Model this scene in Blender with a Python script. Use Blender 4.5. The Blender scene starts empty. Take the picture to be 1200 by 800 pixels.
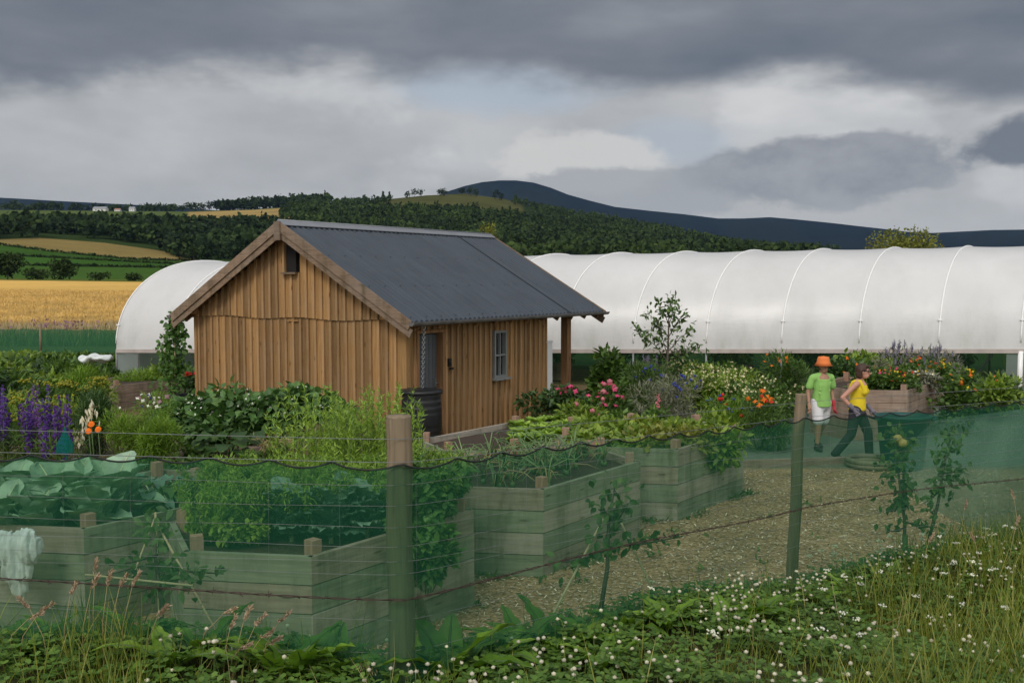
import bpy, math, random
import numpy as np
from mathutils import Vector, Matrix

random.seed(7)
rng = np.random.default_rng(7)
S = bpy.context.scene
C = S.collection
R = math.radians
PI = math.pi

# ------------------------------------------------------------------ camera geometry
F = 1165.0
EYE = 3.0
PITCH = math.atan((400 - 327) / F)
cp, sp = math.cos(PITCH), math.sin(PITCH)


def ray(px, py):
    xc, yc = (px - 600) / F, (400 - py) / F
    dy = cp + yc * sp
    return xc / dy, (-sp + yc * cp) / dy          # X/Y, dz/Y


def at(px, py, Y):
    a, b = ray(px, py)
    return (a * Y, Y, EYE + b * Y)


def atz(px, py, z):
    a, b = ray(px, py)
    Y = (z - EYE) / b
    return (a * Y, Y, z)


# ------------------------------------------------------------------ mesh builder
class MB:
    def __init__(s):
        s.V, s.F, s.n, s.sm = [], [], 0, []

    def add(s, V, faces, mat=0, smooth=False):
        V = np.asarray(V, dtype=np.float64).reshape(-1, 3)
        if isinstance(faces, np.ndarray):
            s.F.append((faces.astype(np.int64) + s.n, mat, smooth))
        else:
            for k in sorted(set(len(f) for f in faces)):
                a = np.array([f for f in faces if len(f) == k], dtype=np.int64)
                s.F.append((a + s.n, mat, smooth))
        s.V.append(V)
        s.n += len(V)
        return s

    def box(s, c, size, rz=0.0, mat=0, M=None):
        hx, hy, hz = [v / 2 for v in size]
        P = np.array([[x, y, z] for x in (-hx, hx) for y in (-hy, hy) for z in (-hz, hz)])
        if M is not None:
            P = P @ np.array(M.to_3x3()).T
        elif rz:
            cc, ss = math.cos(rz), math.sin(rz)
            P = P @ np.array([[cc, ss, 0], [-ss, cc, 0], [0, 0, 1]])
        P = P + np.array(c)
        return s.add(P, [(0, 1, 3, 2), (4, 6, 7, 5), (0, 4, 5, 1), (2, 3, 7, 6), (0, 2, 6, 4), (1, 5, 7, 3)], mat)

    def bar(s, a, b, w, h, mat=0, up=(0, 0, 1)):
        a, b = Vector(a), Vector(b)
        d = b - a
        L = d.length
        x = d.normalized()
        y = Vector(up).cross(x)
        if y.length < 1e-5:
            y = Vector((0, 1, 0)).cross(x)
        y.normalize()
        z = x.cross(y)
        M = Matrix((x, y, z)).transposed()
        return s.box((a + b) / 2, (L, w, h), mat=mat, M=M)

    def tube(s, pts, r, n=6, mat=0, smooth=True, cap=True):
        pts = np.asarray(pts, dtype=float)
        m = len(pts)
        r = np.broadcast_to(np.asarray(r, dtype=float), (m,))
        T = np.gradient(pts, axis=0)
        T /= np.linalg.norm(T, axis=1)[:, None] + 1e-12
        ref = np.array([0, 0, 1.0]) if abs(T[0][2]) < .9 else np.array([1.0, 0, 0])
        U = []
        for k in range(m):
            u = ref - T[k] * (ref @ T[k])
            u /= np.linalg.norm(u) + 1e-12
            U.append(u)
            ref = u
        U = np.array(U)
        W = np.cross(T, U)
        an = np.arange(n) * 2 * PI / n
        V = pts[:, None] + r[:, None, None] * (np.cos(an)[None, :, None] * U[:, None] + np.sin(an)[None, :, None] * W[:, None])
        i = np.arange(m - 1)[:, None] * n
        j = np.arange(n)[None]
        k = (j + 1) % n
        Q = np.stack([i + j, i + k, i + n + k, i + n + j], -1).reshape(-1, 4)
        V = V.reshape(-1, 3)
        s.F.append((Q + s.n, mat, smooth))
        if cap and n > 2:
            s.F.append((np.array([list(range(n))[::-1]]) + s.n, mat, False))
            s.F.append((np.array([list(range(n))]) + s.n + (m - 1) * n, mat, False))
        s.V.append(V)
        s.n += len(V)
        return s

    def lathe(s, prof, c=(0, 0, 0), n=24, mat=0, smooth=True, sq=(1, 1)):
        prof = np.asarray(prof, float)
        an = np.arange(n) * 2 * PI / n
        V = np.stack([prof[:, 0:1] * np.cos(an) * sq[0], prof[:, 0:1] * np.sin(an) * sq[1],
                      np.repeat(prof[:, 1:2], n, 1)], -1) + np.array(c)
        m = len(prof)
        i = np.arange(m - 1)[:, None] * n
        j = np.arange(n)[None]
        k = (j + 1) % n
        Q = np.stack([i + j, i + k, i + n + k, i + n + j], -1).reshape(-1, 4)
        return s.add(V.reshape(-1, 3), Q, mat, smooth)

    def ell(s, c, r, n=12, m=8, M=None, mat=0):
        th = np.linspace(0, PI, m + 1)
        an = np.arange(n) * 2 * PI / n
        V = np.stack([np.sin(th)[:, None] * np.cos(an), np.sin(th)[:, None] * np.sin(an),
                      np.repeat(np.cos(th)[:, None], n, 1)], -1) * np.array(r)
        V = V.reshape(-1, 3)
        if M is not None:
            V = V @ np.array(M.to_3x3()).T
        i = np.arange(m)[:, None] * n
        j = np.arange(n)[None]
        k = (j + 1) % n
        Q = np.stack([i + j, i + n + j, i + n + k, i + k], -1).reshape(-1, 4)
        return s.add(V + np.array(c), Q, mat, True)

    def cap(s, a, b, r0, r1, n=10):
        a, b = np.array(a, float), np.array(b, float)
        d = b - a
        L = np.linalg.norm(d)
        d = d / (L + 1e-9)
        P, rr = [], []
        for q in (90, 60, 30):
            P.append(a - d * r0 * math.sin(R(q)))
            rr.append(max(r0 * math.cos(R(q)), 1e-4))
        P.append(a); rr.append(r0)
        P.append(b); rr.append(r1)
        for q in (30, 60, 90):
            P.append(b + d * r1 * math.sin(R(q)))
            rr.append(max(r1 * math.cos(R(q)), 1e-4))
        return s.tube(P, rr, n)

    def chain(s, pts, rr, n=10):
        for k in range(len(pts) - 1):
            s.cap(pts[k], pts[k + 1], rr[k], rr[k + 1], n)
        return s

    def prism(s, poly, z0, z1, mat=0):
        n = len(poly)
        V = [(x, y, z0) for x, y in poly] + [(x, y, z1) for x, y in poly]
        fs = [tuple(range(n))[::-1], tuple(range(n, 2 * n))] + [(i, (i + 1) % n, n + (i + 1) % n, n + i) for i in range(n)]
        return s.add(V, fs, mat)

    def mesh(s, name, mats, off=(0, 0, 0)):
        me = bpy.data.meshes.new(name)
        V = np.concatenate(s.V) - np.array(off)
        me.vertices.add(len(V))
        me.vertices.foreach_set('co', V.astype(np.float32).ravel())
        nl = sum(f.size for f, _, _ in s.F)
        nf = sum(len(f) for f, _, _ in s.F)
        me.loops.add(nl)
        me.polygons.add(nf)
        me.loops.foreach_set('vertex_index', np.concatenate([f.ravel() for f, _, _ in s.F]).astype(np.int32))
        tot = np.concatenate([np.full(len(f), f.shape[1]) for f, _, _ in s.F])
        st = np.concatenate([[0], np.cumsum(tot)[:-1]])
        me.polygons.foreach_set('loop_start', st.astype(np.int32))
        me.polygons.foreach_set('loop_total', tot.astype(np.int32))
        me.polygons.foreach_set('material_index', np.concatenate([np.full(len(f), m) for f, m, _ in s.F]).astype(np.int32))
        me.polygons.foreach_set('use_smooth', np.concatenate([np.full(len(f), b) for f, _, b in s.F]).astype(bool))
        for m in (mats if isinstance(mats, (list, tuple)) else [mats]):
            me.materials.append(m)
        me.update(calc_edges=True)
        me.validate()
        return me

    def build(s, name, mats, parent=None):
        if parent is None:
            V = np.concatenate(s.V)
            off = np.array([(V[:, 0].min() + V[:, 0].max()) / 2, (V[:, 1].min() + V[:, 1].max()) / 2, V[:, 2].min()])
        else:
            off = np.zeros(3)
            p = parent
            while p is not None:
                off = off + np.array(p.location)
                p = p.parent
        o = bpy.data.objects.new(name, s.mesh(name, mats, off))
        C.objects.link(o)
        if parent is None:
            o.location = off
        else:
            o.parent = parent
        return o


def tag(o, label=None, cat=None, group=None, kind=None):
    if label: o['label'] = label
    if cat: o['category'] = cat
    if group: o['group'] = group
    if kind: o['kind'] = kind
    return o


def thing(name, loc, label, cat, group=None):
    o = bpy.data.objects.new(name, None)
    o.empty_display_size = .1
    C.objects.link(o)
    o.location = loc
    return tag(o, label, cat, group)


def copy_tree(o, loc, rz=0.0, sc=1.0, label=None, top=True):
    c = o.copy()
    C.objects.link(c)
    for ch in list(o.children):
        d = copy_tree(ch, None, top=False)
        d.parent = c
    if top:
        c.location = loc
        c.rotation_euler = (0, 0, rz)
        c.scale = (sc, sc, sc) if not isinstance(sc, (tuple, list)) else sc
        if label: c['label'] = label
    return c


def unit(v):
    return v / (np.linalg.norm(v, axis=-1, keepdims=True) + 1e-9)


def rvec(n):
    return unit(rng.normal(size=(n, 3)))


LEAF = ((0, .12), (.3, .9), (.62, .85), (1, .06))
BLADE = ((0, 1.0), (.35, .9), (.7, .6), (1, .06))
LANCE = ((0, .3), (.35, 1), (1, .05))
CLUMP = ((0, .5), (.5, 1), (1, .35))


def leaves(mb, P, D, N, L, W, rows=LEAF, bend=.15, fold=0.0, mat=0):
    P = np.asarray(P, float)
    n = len(P)
    if n == 0:
        return
    D = unit(np.asarray(D, float))
    L = np.broadcast_to(np.asarray(L, float), (n,))[:, None]
    W = np.broadcast_to(np.asarray(W, float), (n,))[:, None]
    bend = np.broadcast_to(np.asarray(bend, float), (n,))[:, None]
    Sd = np.cross(D, N)
    bad = np.linalg.norm(Sd, axis=1) < 1e-4
    Sd[bad] = np.cross(D[bad], np.array([1.0, .3, .2]))
    Sd = unit(Sd)
    N2 = np.cross(Sd, D)
    cols = []
    for t, w in rows:
        c = P + D * (L * t) - N2 * (L * bend * t * t)
        a = c - Sd * (W * .5 * w) + N2 * (W * fold * w)
        b = c + Sd * (W * .5 * w) + N2 * (W * fold * w)
        cols += [a, c, b] if fold else [a, b]
    k = 3 if fold else 2
    V = np.stack(cols, 1)
    m = len(rows) * k
    base = (np.arange(n) * m)[:, None]
    q = []
    for r in range(len(rows) - 1):
        for c in range(k - 1):
            q.append([r * k + c, r * k + c + 1, (r + 1) * k + c + 1, (r + 1) * k + c])
    q = np.array(q)
    mb.add(V.reshape(-1, 3), (base[:, :, None] + q[None]).reshape(-1, 4), mat, False)


def cloud_pts(c, rad, n, lobes=9, shell=.55, lob=.48, flat=0.0):
    c, rad = np.array(c, float), np.array(rad, float)
    u = rvec(lobes) * rng.uniform(.25, .72, (lobes, 1))
    if flat: u[:, 2] = np.maximum(u[:, 2], -flat)
    s = rng.uniform(.6, 1.15, lobes) * lob
    k = rng.choice(lobes, n, p=s ** 2 / (s ** 2).sum())
    d = rvec(n)
    r = rng.uniform(shell, 1, n) ** .6
    p = u[k] + d * (s[k] * r)[:, None]
    return c + p * rad, d, p


def cloud(mb, c, rad, n, L, W, mat=0, lobes=9, up=.35, rows=LEAF, shell=.45, bend=.25, lob=.48, fold=0.0, out=.8):
    P, d, p = cloud_pts(c, rad, n, lobes, shell, lob)
    D = d * out + rvec(n) * .7 + np.array([0, 0, up])
    N = rvec(n) * .7 + np.array([0, 0, 1.0])
    leaves(mb, P, D, N, L * rng.uniform(.6, 1.3, n), W * rng.uniform(.7, 1.25, n), rows, bend, fold, mat)
    return P, p


def bigleaf(mb, P, D, N, L, W, bend=.5, cup=.25, ripple=.05, mat=0, ribmat=None, tip=.6, res=(12, 11), freq=3.0, pw=.75):
    P, D, N = [np.array(v, float) for v in (P, D, N)]
    D = D / np.linalg.norm(D)
    Sd = np.cross(D, N); Sd /= np.linalg.norm(Sd) + 1e-9
    N2 = np.cross(Sd, D)
    nu, nv = res
    u = np.linspace(0, 1, nu)[:, None]
    v = np.linspace(-1, 1, nv)[None]
    w = np.maximum(np.sin(PI * u ** tip), 0) ** pw * .5 * W
    w = np.maximum(w, .012 * W)
    ph = random.random() * 6
    th = bend * u * 1.6
    along = np.where(bend == 0, u, np.sin(th) / (1.6 * bend + 1e-9))
    drop = (1 - np.cos(th)) / (1.6 * bend + 1e-9)
    z = -drop * L + cup * w * np.abs(v) ** 1.6 + ripple * L * np.sin(freq * 2 * PI * u + ph + v * 2.5) * np.abs(v) ** 2 \
        + .012 * L * np.cos(20 * (u - .55 * np.abs(v))) * (np.abs(v) > .05)
    V = P + D * (along * L + 0 * v)[..., None] + Sd * (w * v)[..., None] + N2 * z[..., None]
    i = np.arange(nu - 1)[:, None] * nv
    j = np.arange(nv - 1)[None]
    Q = np.stack([i + j, i + j + 1, i + nv + j + 1, i + nv + j], -1).reshape(-1, 4)
    mb.add(V.reshape(-1, 3), Q, mat, True)
    if ribmat is not None:
        mid = V[:, nv // 2] + N2 * (.004 * L)
        mb.tube(mid[:-1], np.linspace(.028 * L, .006 * L, nu - 1), 5, ribmat)


def discs(mb, P, N, r, mat=0, n=6, dome=.25, petals=False):
    P = np.asarray(P, float)
    m = len(P)
    if m == 0: return
    N = unit(np.asarray(N, float))
    r = np.broadcast_to(np.asarray(r, float), (m,))[:, None]
    A = unit(np.cross(N, np.array([.31, .87, .38])))
    B = np.cross(N, A)
    cols = [P + N * r * dome]
    for k in range(n):
        a = 2 * PI * k / n
        rr = r * (1 if (not petals or k % 2 == 0) else .55)
        cols.append(P + A * rr * math.cos(a) + B * rr * math.sin(a))
    V = np.stack(cols, 1)
    q = np.array([[0, 1 + k, 1 + (k + 1) % n] for k in range(n)])
    mb.add(V.reshape(-1, 3), ((np.arange(m) * (n + 1))[:, None, None] + q[None]).reshape(-1, 3), mat, False)


def balls(mb, P, r, mat=0):
    P = np.asarray(P, float)
    m = len(P)
    if m == 0: return
    r = np.broadcast_to(np.asarray(r, float), (m,))[:, None]
    T = [(0, 0, 1)] + [(.85 * math.cos(a), .85 * math.sin(a), .45) for a in np.arange(6) * PI / 3] + \
        [(.9 * math.cos(a + .5), .9 * math.sin(a + .5), -.3) for a in np.arange(6) * PI / 3] + [(0, 0, -.8)]
    V = np.stack([P + r * np.array(t) for t in T], 1)
    q = [[0, 1 + k, 1 + (k + 1) % 6] for k in range(6)]
    for k in range(6):
        a, b, c, d = 1 + k, 1 + (k + 1) % 6, 7 + k, 7 + (k + 1) % 6
        q += [[a, c, b], [b, c, d], [c, 13, d]]
    q = np.array(q)
    mb.add(V.reshape(-1, 3), ((np.arange(m) * 14)[:, None, None] + q[None]).reshape(-1, 3), mat, True)


# ------------------------------------------------------------------ materials
def newmat(name):
    m = bpy.data.materials.new(name)
    m.use_nodes = True
    nt = m.node_tree
    b = nt.nodes['Principled BSDF']
    return m, nt, b, nt.nodes['Material Output']


def ramp(nt, fac, stops, interp='LINEAR'):
    n = nt.nodes.new('ShaderNodeValToRGB')
    cr = n.color_ramp
    cr.interpolation = interp
    while len(cr.elements) < len(stops): cr.elements.new(.5)
    for e, (p, c) in zip(cr.elements, stops):
        e.position = p
        e.color = (*c, 1)
    nt.links.new(fac, n.inputs[0])
    return n.outputs[0]


def noise(nt, vec, scale, detail=4, rough=.55, dist=0.0):
    n = nt.nodes.new('ShaderNodeTexNoise')
    n.inputs['Scale'].default_value = scale
    n.inputs['Detail'].default_value = detail
    n.inputs['Roughness'].default_value = rough
    n.inputs['Distortion'].default_value = dist
    if vec: nt.links.new(vec, n.inputs['Vector'])
    return n.outputs[0]


def coord(nt, scale=(1, 1, 1), kind='Object', rot=(0, 0, 0)):
    t = nt.nodes.new('ShaderNodeTexCoord')
    m = nt.nodes.new('ShaderNodeMapping')
    m.inputs['Scale'].default_value = scale
    m.inputs['Rotation'].default_value = rot
    nt.links.new(t.outputs[kind], m.inputs[0])
    return m.outputs[0]


def geo_pos(nt, scale=(1, 1, 1)):
    g = nt.nodes.new('ShaderNodeNewGeometry')
    m = nt.nodes.new('ShaderNodeMapping')
    m.inputs['Scale'].default_value = scale
    nt.links.new(g.outputs['Position'], m.inputs[0])
    return m.outputs[0]


def island(nt):
    g = nt.nodes.new('ShaderNodeNewGeometry')
    return g.outputs['Random Per Island']


def math_(nt, op, a, b=None, c=None, clamp=False):
    n = nt.nodes.new('ShaderNodeMath')
    n.operation = op
    n.use_clamp = clamp
    for k, v in enumerate((a, b, c)):
        if v is None: continue
        if isinstance(v, (int, float)): n.inputs[k].default_value = v
        else: nt.links.new(v, n.inputs[k])
    return n.outputs[0]


def mix(nt, f, a, b, mode='MIX'):
    n = nt.nodes.new('ShaderNodeMix')
    n.data_type = 'RGBA'
    n.blend_type = mode
    for s_, v in ((0, f), (6, a), (7, b)):
        if isinstance(v, (int, float)): n.inputs[s_].default_value = v
        elif isinstance(v, tuple): n.inputs[s_].default_value = (*v, 1)
        else: nt.links.new(v, n.inputs[s_])
    return n.outputs[2]


def bump(nt, h, b, strength=.3, dist=.02):
    n = nt.nodes.new('ShaderNodeBump')
    n.inputs['Strength'].default_value = strength
    n.inputs['Distance'].default_value = dist
    nt.links.new(h, n.inputs['Height'])
    nt.links.new(n.outputs[0], b.inputs['Normal'])


def leafmat(name, cols, trans=.3, rough=.5, spec=.35, nscale=3.0):
    m, nt, b, out = newmat(name)
    if name.split('_')[0] in ('leaf', 'clover', 'grass', 'dock'):
        g_ = (1.45, 1.33, 1.15) if name.split('_')[0] == 'leaf' else (1.75, 1.5, 1.2)
        cols = [tuple(min(v * q, .9) for v, q in zip(c, g_)) for c in cols]
    k = len(cols)
    col = ramp(nt, island(nt), [(i / max(k - 1, 1), c) for i, c in enumerate(cols)])
    nz = noise(nt, geo_pos(nt), nscale, 3)
    far = name in ('far_foliage', 'hill_foliage')
    f = ramp(nt, nz, [(.32, (.5, .5, .55)), (.68, (1.6, 1.5, 1.2))] if far else [(.3, (.74, .74, .74)), (.7, (1.2, 1.2, 1.1))])
    col = mix(nt, 1.0, col, f, 'MULTIPLY')
    nt.links.new(col, b.inputs['Base Color'])
    b.inputs['Roughness'].default_value = rough
    b.inputs['Specular IOR Level'].default_value = spec
    if trans:
        t = nt.nodes.new('ShaderNodeBsdfTranslucent')
        nt.links.new(mix(nt, 1.0, col, (1.3, 1.35, .6), 'MULTIPLY'), t.inputs[0])
        x = nt.nodes.new('ShaderNodeMixShader')
        x.inputs[0].default_value = trans
        nt.links.new(b.outputs[0], x.inputs[1])
        nt.links.new(t.outputs[0], x.inputs[2])
        nt.links.new(x.outputs[0], out.inputs[0])
    return m


def flat(name, c, rough=.6, metal=0.0, spec=.4, var=.15, nscale=6.0, bmp=0.0):
    m, nt, b, out = newmat(name)
    nz = noise(nt, geo_pos(nt), nscale, 5)
    lo, hi = tuple(v * (1 - var) for v in c), tuple(min(v * (1 + var), 1) for v in c)
    nt.links.new(ramp(nt, nz, [(.3, lo), (.7, hi)]), b.inputs['Base Color'])
    b.inputs['Roughness'].default_value = rough
    b.inputs['Metallic'].default_value = metal
    b.inputs['Specular IOR Level'].default_value = spec
    if bmp: bump(nt, nz, b, bmp, .01)
    return m


def petal(name, c, var=.2, trans=.25):
    lo = tuple(v * (1 - var) for v in c)
    hi = tuple(min(1, v * (1 + var)) for v in c)
    return leafmat(name, [lo, c, hi], trans, .6, .2)


def wood(name, c1, c2, c3, vert=False, grey=None, greyamt=0.0, knots=True, sc=1.0, isl=.5, algae=False):
    m, nt, b, out = newmat(name)
    s = (26 * sc, 26 * sc, 1.6 * sc) if vert else (1.8 * sc, 1.8 * sc, 30 * sc)
    g = island(nt)
    cx = nt.nodes.new('ShaderNodeCombineXYZ')
    nt.links.new(math_(nt, 'MULTIPLY', g, 37.0), cx.inputs[0])
    nt.links.new(math_(nt, 'MULTIPLY', g, 91.0), cx.inputs[2])
    va = nt.nodes.new('ShaderNodeVectorMath')
    va.operation = 'ADD'
    nt.links.new(coord(nt, s), va.inputs[0])
    nt.links.new(cx.outputs[0], va.inputs[1])
    n1 = noise(nt, va.outputs[0], 1.0, 6, .6, .6)
    col = ramp(nt, n1, [(.25, c1), (.5, c2), (.78, c3)])
    iv = ramp(nt, g, [(0, (1 - isl * .75,) * 3), (.5, (1, 1, 1)), (1, (1 + isl * .55, 1 + isl * .5, 1 + isl * .4))])
    if algae:
        iv = ramp(nt, g, [(0, (.60, .72, .55)), (.28, (1.05, 1.02, .96)), (.5, (.66, .84, .62)), (.75, (1.2, 1.12, 1.0)), (1, (.8, .92, .74))])
    col = mix(nt, 1.0, col, iv, 'MULTIPLY')
    if knots:
        ks = (7, 7, 2.2) if vert else (2.2, 2.2, 9)
        vo = nt.nodes.new('ShaderNodeTexVoronoi')
        vo.inputs['Scale'].default_value = 1.0
        va2 = nt.nodes.new('ShaderNodeVectorMath')
        va2.operation = 'ADD'
        nt.links.new(coord(nt, ks), va2.inputs[0])
        nt.links.new(cx.outputs[0], va2.inputs[1])
        nt.links.new(va2.outputs[0], vo.inputs['Vector'])
        kf = ramp(nt, vo.outputs['Distance'], [(.06, (.42, .36, .3)), (.15, (1, 1, 1))])
        col = mix(nt, 1.0, col, kf, 'MULTIPLY')
    if grey:
        n2 = noise(nt, geo_pos(nt, (1, 1, 1.5)), 1.7, 6, .65)
        f = ramp(nt, n2, [(.5 - .35 * greyamt, (0, 0, 0)), (.5 + .3, (1, 1, 1))])
        col = mix(nt, math_(nt, 'MULTIPLY', f, greyamt), col, grey)
    st = noise(nt, geo_pos(nt, (3.5, 3.5, .9)), 1.0, 6, .7)
    col = mix(nt, 1.0, col, ramp(nt, st, [(.32, (.50, .52, .42)), (.50, (.95, .95, .92)), (.75, (1.12, 1.1, 1.06))]), 'MULTIPLY') if not vert else col
    nt.links.new(col, b.inputs['Base Color'])
    b.inputs['Roughness'].default_value = .78
    b.inputs['Specular IOR Level'].default_value = .25
    bump(nt, n1, b, .35, .006)
    return m


M = {}
M['clad'] = wood('larch_cladding', (.19, .10, .036), (.30, .17, .065), (.39, .24, .102), True, (.27, .18, .10), .4, isl=.6)
M['batten'] = wood('larch_batten', (.25, .14, .058), (.35, .205, .09), (.43, .265, .13), True, (.33, .24, .155), .5, isl=.4)
M['barge'] = wood('weathered_barge', (.11, .07, .045), (.20, .13, .085), (.29, .20, .14), False, (.25, .22, .19), .6)
M['frame'] = wood('shed_frame', (.14, .07, .03), (.24, .13, .06), (.34, .2, .1), True)
M['plank'] = wood('sleeper_plank', (.12, .092, .07), (.22, .176, .138), (.31, .26, .21), False, (.30, .285, .26), .5, isl=1.0, algae=True)
M['plank_green'] = wood('algae_plank', (.12, .132, .092), (.205, .225, .165), (.29, .31, .235), False, (.26, .285, .21), .5, isl=.3)
M['plank_brown'] = wood('damp_plank', (.14, .11, .085), (.25, .207, .168), (.35, .30, .245), False, (.28, .255, .225), .5, isl=.3)
M['plank_pale'] = wood('pale_plank', (.20, .17, .14), (.33, .29, .24), (.43, .385, .33), False, (.39, .375, .34), .5, isl=.3)
M['plank_old'] = wood('brown_plank', (.12, .08, .06), (.22, .155, .12), (.32, .24, .19), False, (.35, .31, .28), .5, isl=.5)
M['cpost'] = wood('corner_post', (.17, .09, .06), (.30, .18, .12), (.40, .26, .18), True, (.3, .26, .22), .5)
M['fpost'] = wood('fence_post_wood', (.10, .07, .042), (.22, .16, .10), (.32, .24, .15), True, (.20, .18, .13), .6, sc=1.6, isl=.2)
M['bamboo'] = wood('bamboo', (.4, .3, .16), (.52, .42, .26), (.62, .52, .34), True, isl=.3, knots=False)
M['soil'] = flat('soil', (.045, .030, .020), .95, var=.5, nscale=30, bmp=.6)
M['zinc'] = flat('zinc_flashing', (.22, .23, .25), .45, .3, var=.12, nscale=3)
M['gutter'] = flat('gutter', (.13, .125, .12), .5, var=.3, nscale=4)
M['black'] = flat('black_plastic', (.012, .013, .014), .45, var=.3, nscale=5)
M['galv'] = flat('galvanised_wire', (.20, .21, .21), .55, .4, var=.2)
M['barb'] = flat('rusty_wire', (.06, .035, .03), .7, .2, var=.4, nscale=40)
M['cord'] = flat('black_cord', (.012, .016, .014), .7)
M['doorgrey'] = flat('grey_door_paint', (.095, .105, .115), .5, var=.08, nscale=4)
M['winframe'] = flat('grey_window_paint', (.21, .22, .215), .5, var=.08)
M['whiteboard'] = flat('white_panel', (.72, .73, .72), .5, var=.05, nscale=2)
M['dark'] = flat('dark_interior', (.012, .01, .009), .9)
m, nt, b, out = newmat('window_glass')
b.inputs['Base Color'].default_value = (.02, .024, .028, 1)
b.inputs['Roughness'].default_value = .06
b.inputs['Specular IOR Level'].default_value = .9
M['glass'] = m

# corrugated roof
m, nt, b, out = newmat('anthracite_roof')
nz = noise(nt, geo_pos(nt, (1, 1, 1)), 1.3, 6, .65)
n2 = noise(nt, coord(nt, (9, .5, .5)), 1.0, 4)
col = ramp(nt, nz, [(.3, (.036, .046, .060)), (.7, (.055, .068, .086))])
col = mix(nt, .35, col, ramp(nt, n2, [(.3, (.030, .038, .049)), (.7, (.060, .073, .090))]))
nt.links.new(col, b.inputs['Base Color'])
b.inputs['Roughness'].default_value = .5
b.inputs['Specular IOR Level'].default_value = .35
M['roof'] = m

# polythene cover
m, nt, b, out = newmat('white_polythene')
nz = noise(nt, geo_pos(nt, (1, 1, .5)), .5, 5, .6)
n2 = noise(nt, geo_pos(nt, (.6, .6, 2.2)), 2.2, 5, .6, .8)
col = ramp(nt, nz, [(.3, (.60, .597, .595)), (.7, (.69, .686, .682))])
n3 = noise(nt, geo_pos(nt, (1.1, 1.1, .35)), 1.3, 7, .7)
hz_ = nt.nodes.new('ShaderNodeNewGeometry'); sz_ = nt.nodes.new('ShaderNodeSeparateXYZ'); nt.links.new(hz_.outputs['Position'], sz_.inputs[0])
lowf = nt.nodes.new('ShaderNodeMapRange'); nt.links.new(sz_.outputs[2], lowf.inputs[0])
lowf.inputs[1].default_value = 1.0; lowf.inputs[2].default_value = 2.6; lowf.inputs[3].default_value = .75; lowf.inputs[4].default_value = .18
dirt = math_(nt, 'MULTIPLY', ramp(nt, n3, [(.46, (0, 0, 0)), (.78, (1, 1, 1))]), lowf.outputs[0])
col = mix(nt, dirt, col, (.36, .38, .32))
nt.links.new(col, b.inputs['Base Color'])
b.inputs['Roughness'].default_value = .33
b.inputs['Specular IOR Level'].default_value = .45
bump(nt, n2, b, .10, .05)
t = nt.nodes.new('ShaderNodeBsdfTranslucent')
t.inputs[0].default_value = (.8, .8, .78, 1)
x = nt.nodes.new('ShaderNodeMixShader')
x.inputs[0].default_value = .12
nt.links.new(b.outputs[0], x.inputs[1]); nt.links.new(t.outputs[0], x.inputs[2]); nt.links.new(x.outputs[0], out.inputs[0])
M['poly'] = m
M['hoop'] = flat('hoop_white', (.86, .86, .85), .3, var=.03)
M['rail'] = flat('tunnel_rail', (.42, .37, .34), .7, var=.15, nscale=3)


def netmat(name, col, fac, tint, streak=.12):
    m, nt, b, out = newmat(name)
    nt.nodes.remove(b)
    tr = nt.nodes.new('ShaderNodeBsdfTransparent')
    tr.inputs[0].default_value = (*tint, 1)
    d = nt.nodes.new('ShaderNodeBsdfDiffuse')
    d.inputs[0].default_value = (*col, 1)
    t2 = nt.nodes.new('ShaderNodeBsdfTranslucent')
    t2.inputs[0].default_value = (*col, 1)
    a = nt.nodes.new('ShaderNodeMixShader')
    a.inputs[0].default_value = .45
    nt.links.new(d.outputs[0], a.inputs[1]); nt.links.new(t2.outputs[0], a.inputs[2])
    n1 = noise(nt, geo_pos(nt, (22, 22, 1.2)), 1.0, 4)
    n2 = noise(nt, geo_pos(nt, (1, 1, 1)), 1.1, 3)
    f = math_(nt, 'ADD', fac - streak, math_(nt, 'MULTIPLY', math_(nt, 'ADD', n1, n2), streak))
    x = nt.nodes.new('ShaderNodeMixShader')
    nt.links.new(f, x.inputs[0])
    nt.links.new(tr.outputs[0], x.inputs[1]); nt.links.new(a.outputs[0], x.inputs[2])
    nt.links.new(x.outputs[0], out.inputs[0])
    return m


M['net'] = netmat('green_windbreak_net', (.030, .150, .080), .42, (.80, .965, .86))
M['net_far'] = netmat('green_windbreak_net_far', (.055, .18, .10), .68, (.75, .95, .82), .06)
M['net_pale'] = netmat('loose_net', (.23, .34, .285), .52, (.88, .97, .91), .1)
M['net_tunnel'] = netmat('tunnel_side_net', (.03, .075, .045), .30, (.85, .95, .88), .08)
M['clear'] = netmat('clear_polythene', (.42, .50, .47), .55, (.85, .92, .9), .1)
M['tealnet'] = netmat('teal_net', (.02, .24, .20), .42, (.6, .9, .85), .1)
M['teal'] = flat('teal_plastic', (.008, .065, .058), .55, var=.15)
M['fleece'] = flat('white_fleece', (.62, .66, .65), .8, var=.2, nscale=7, bmp=.3)

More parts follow.
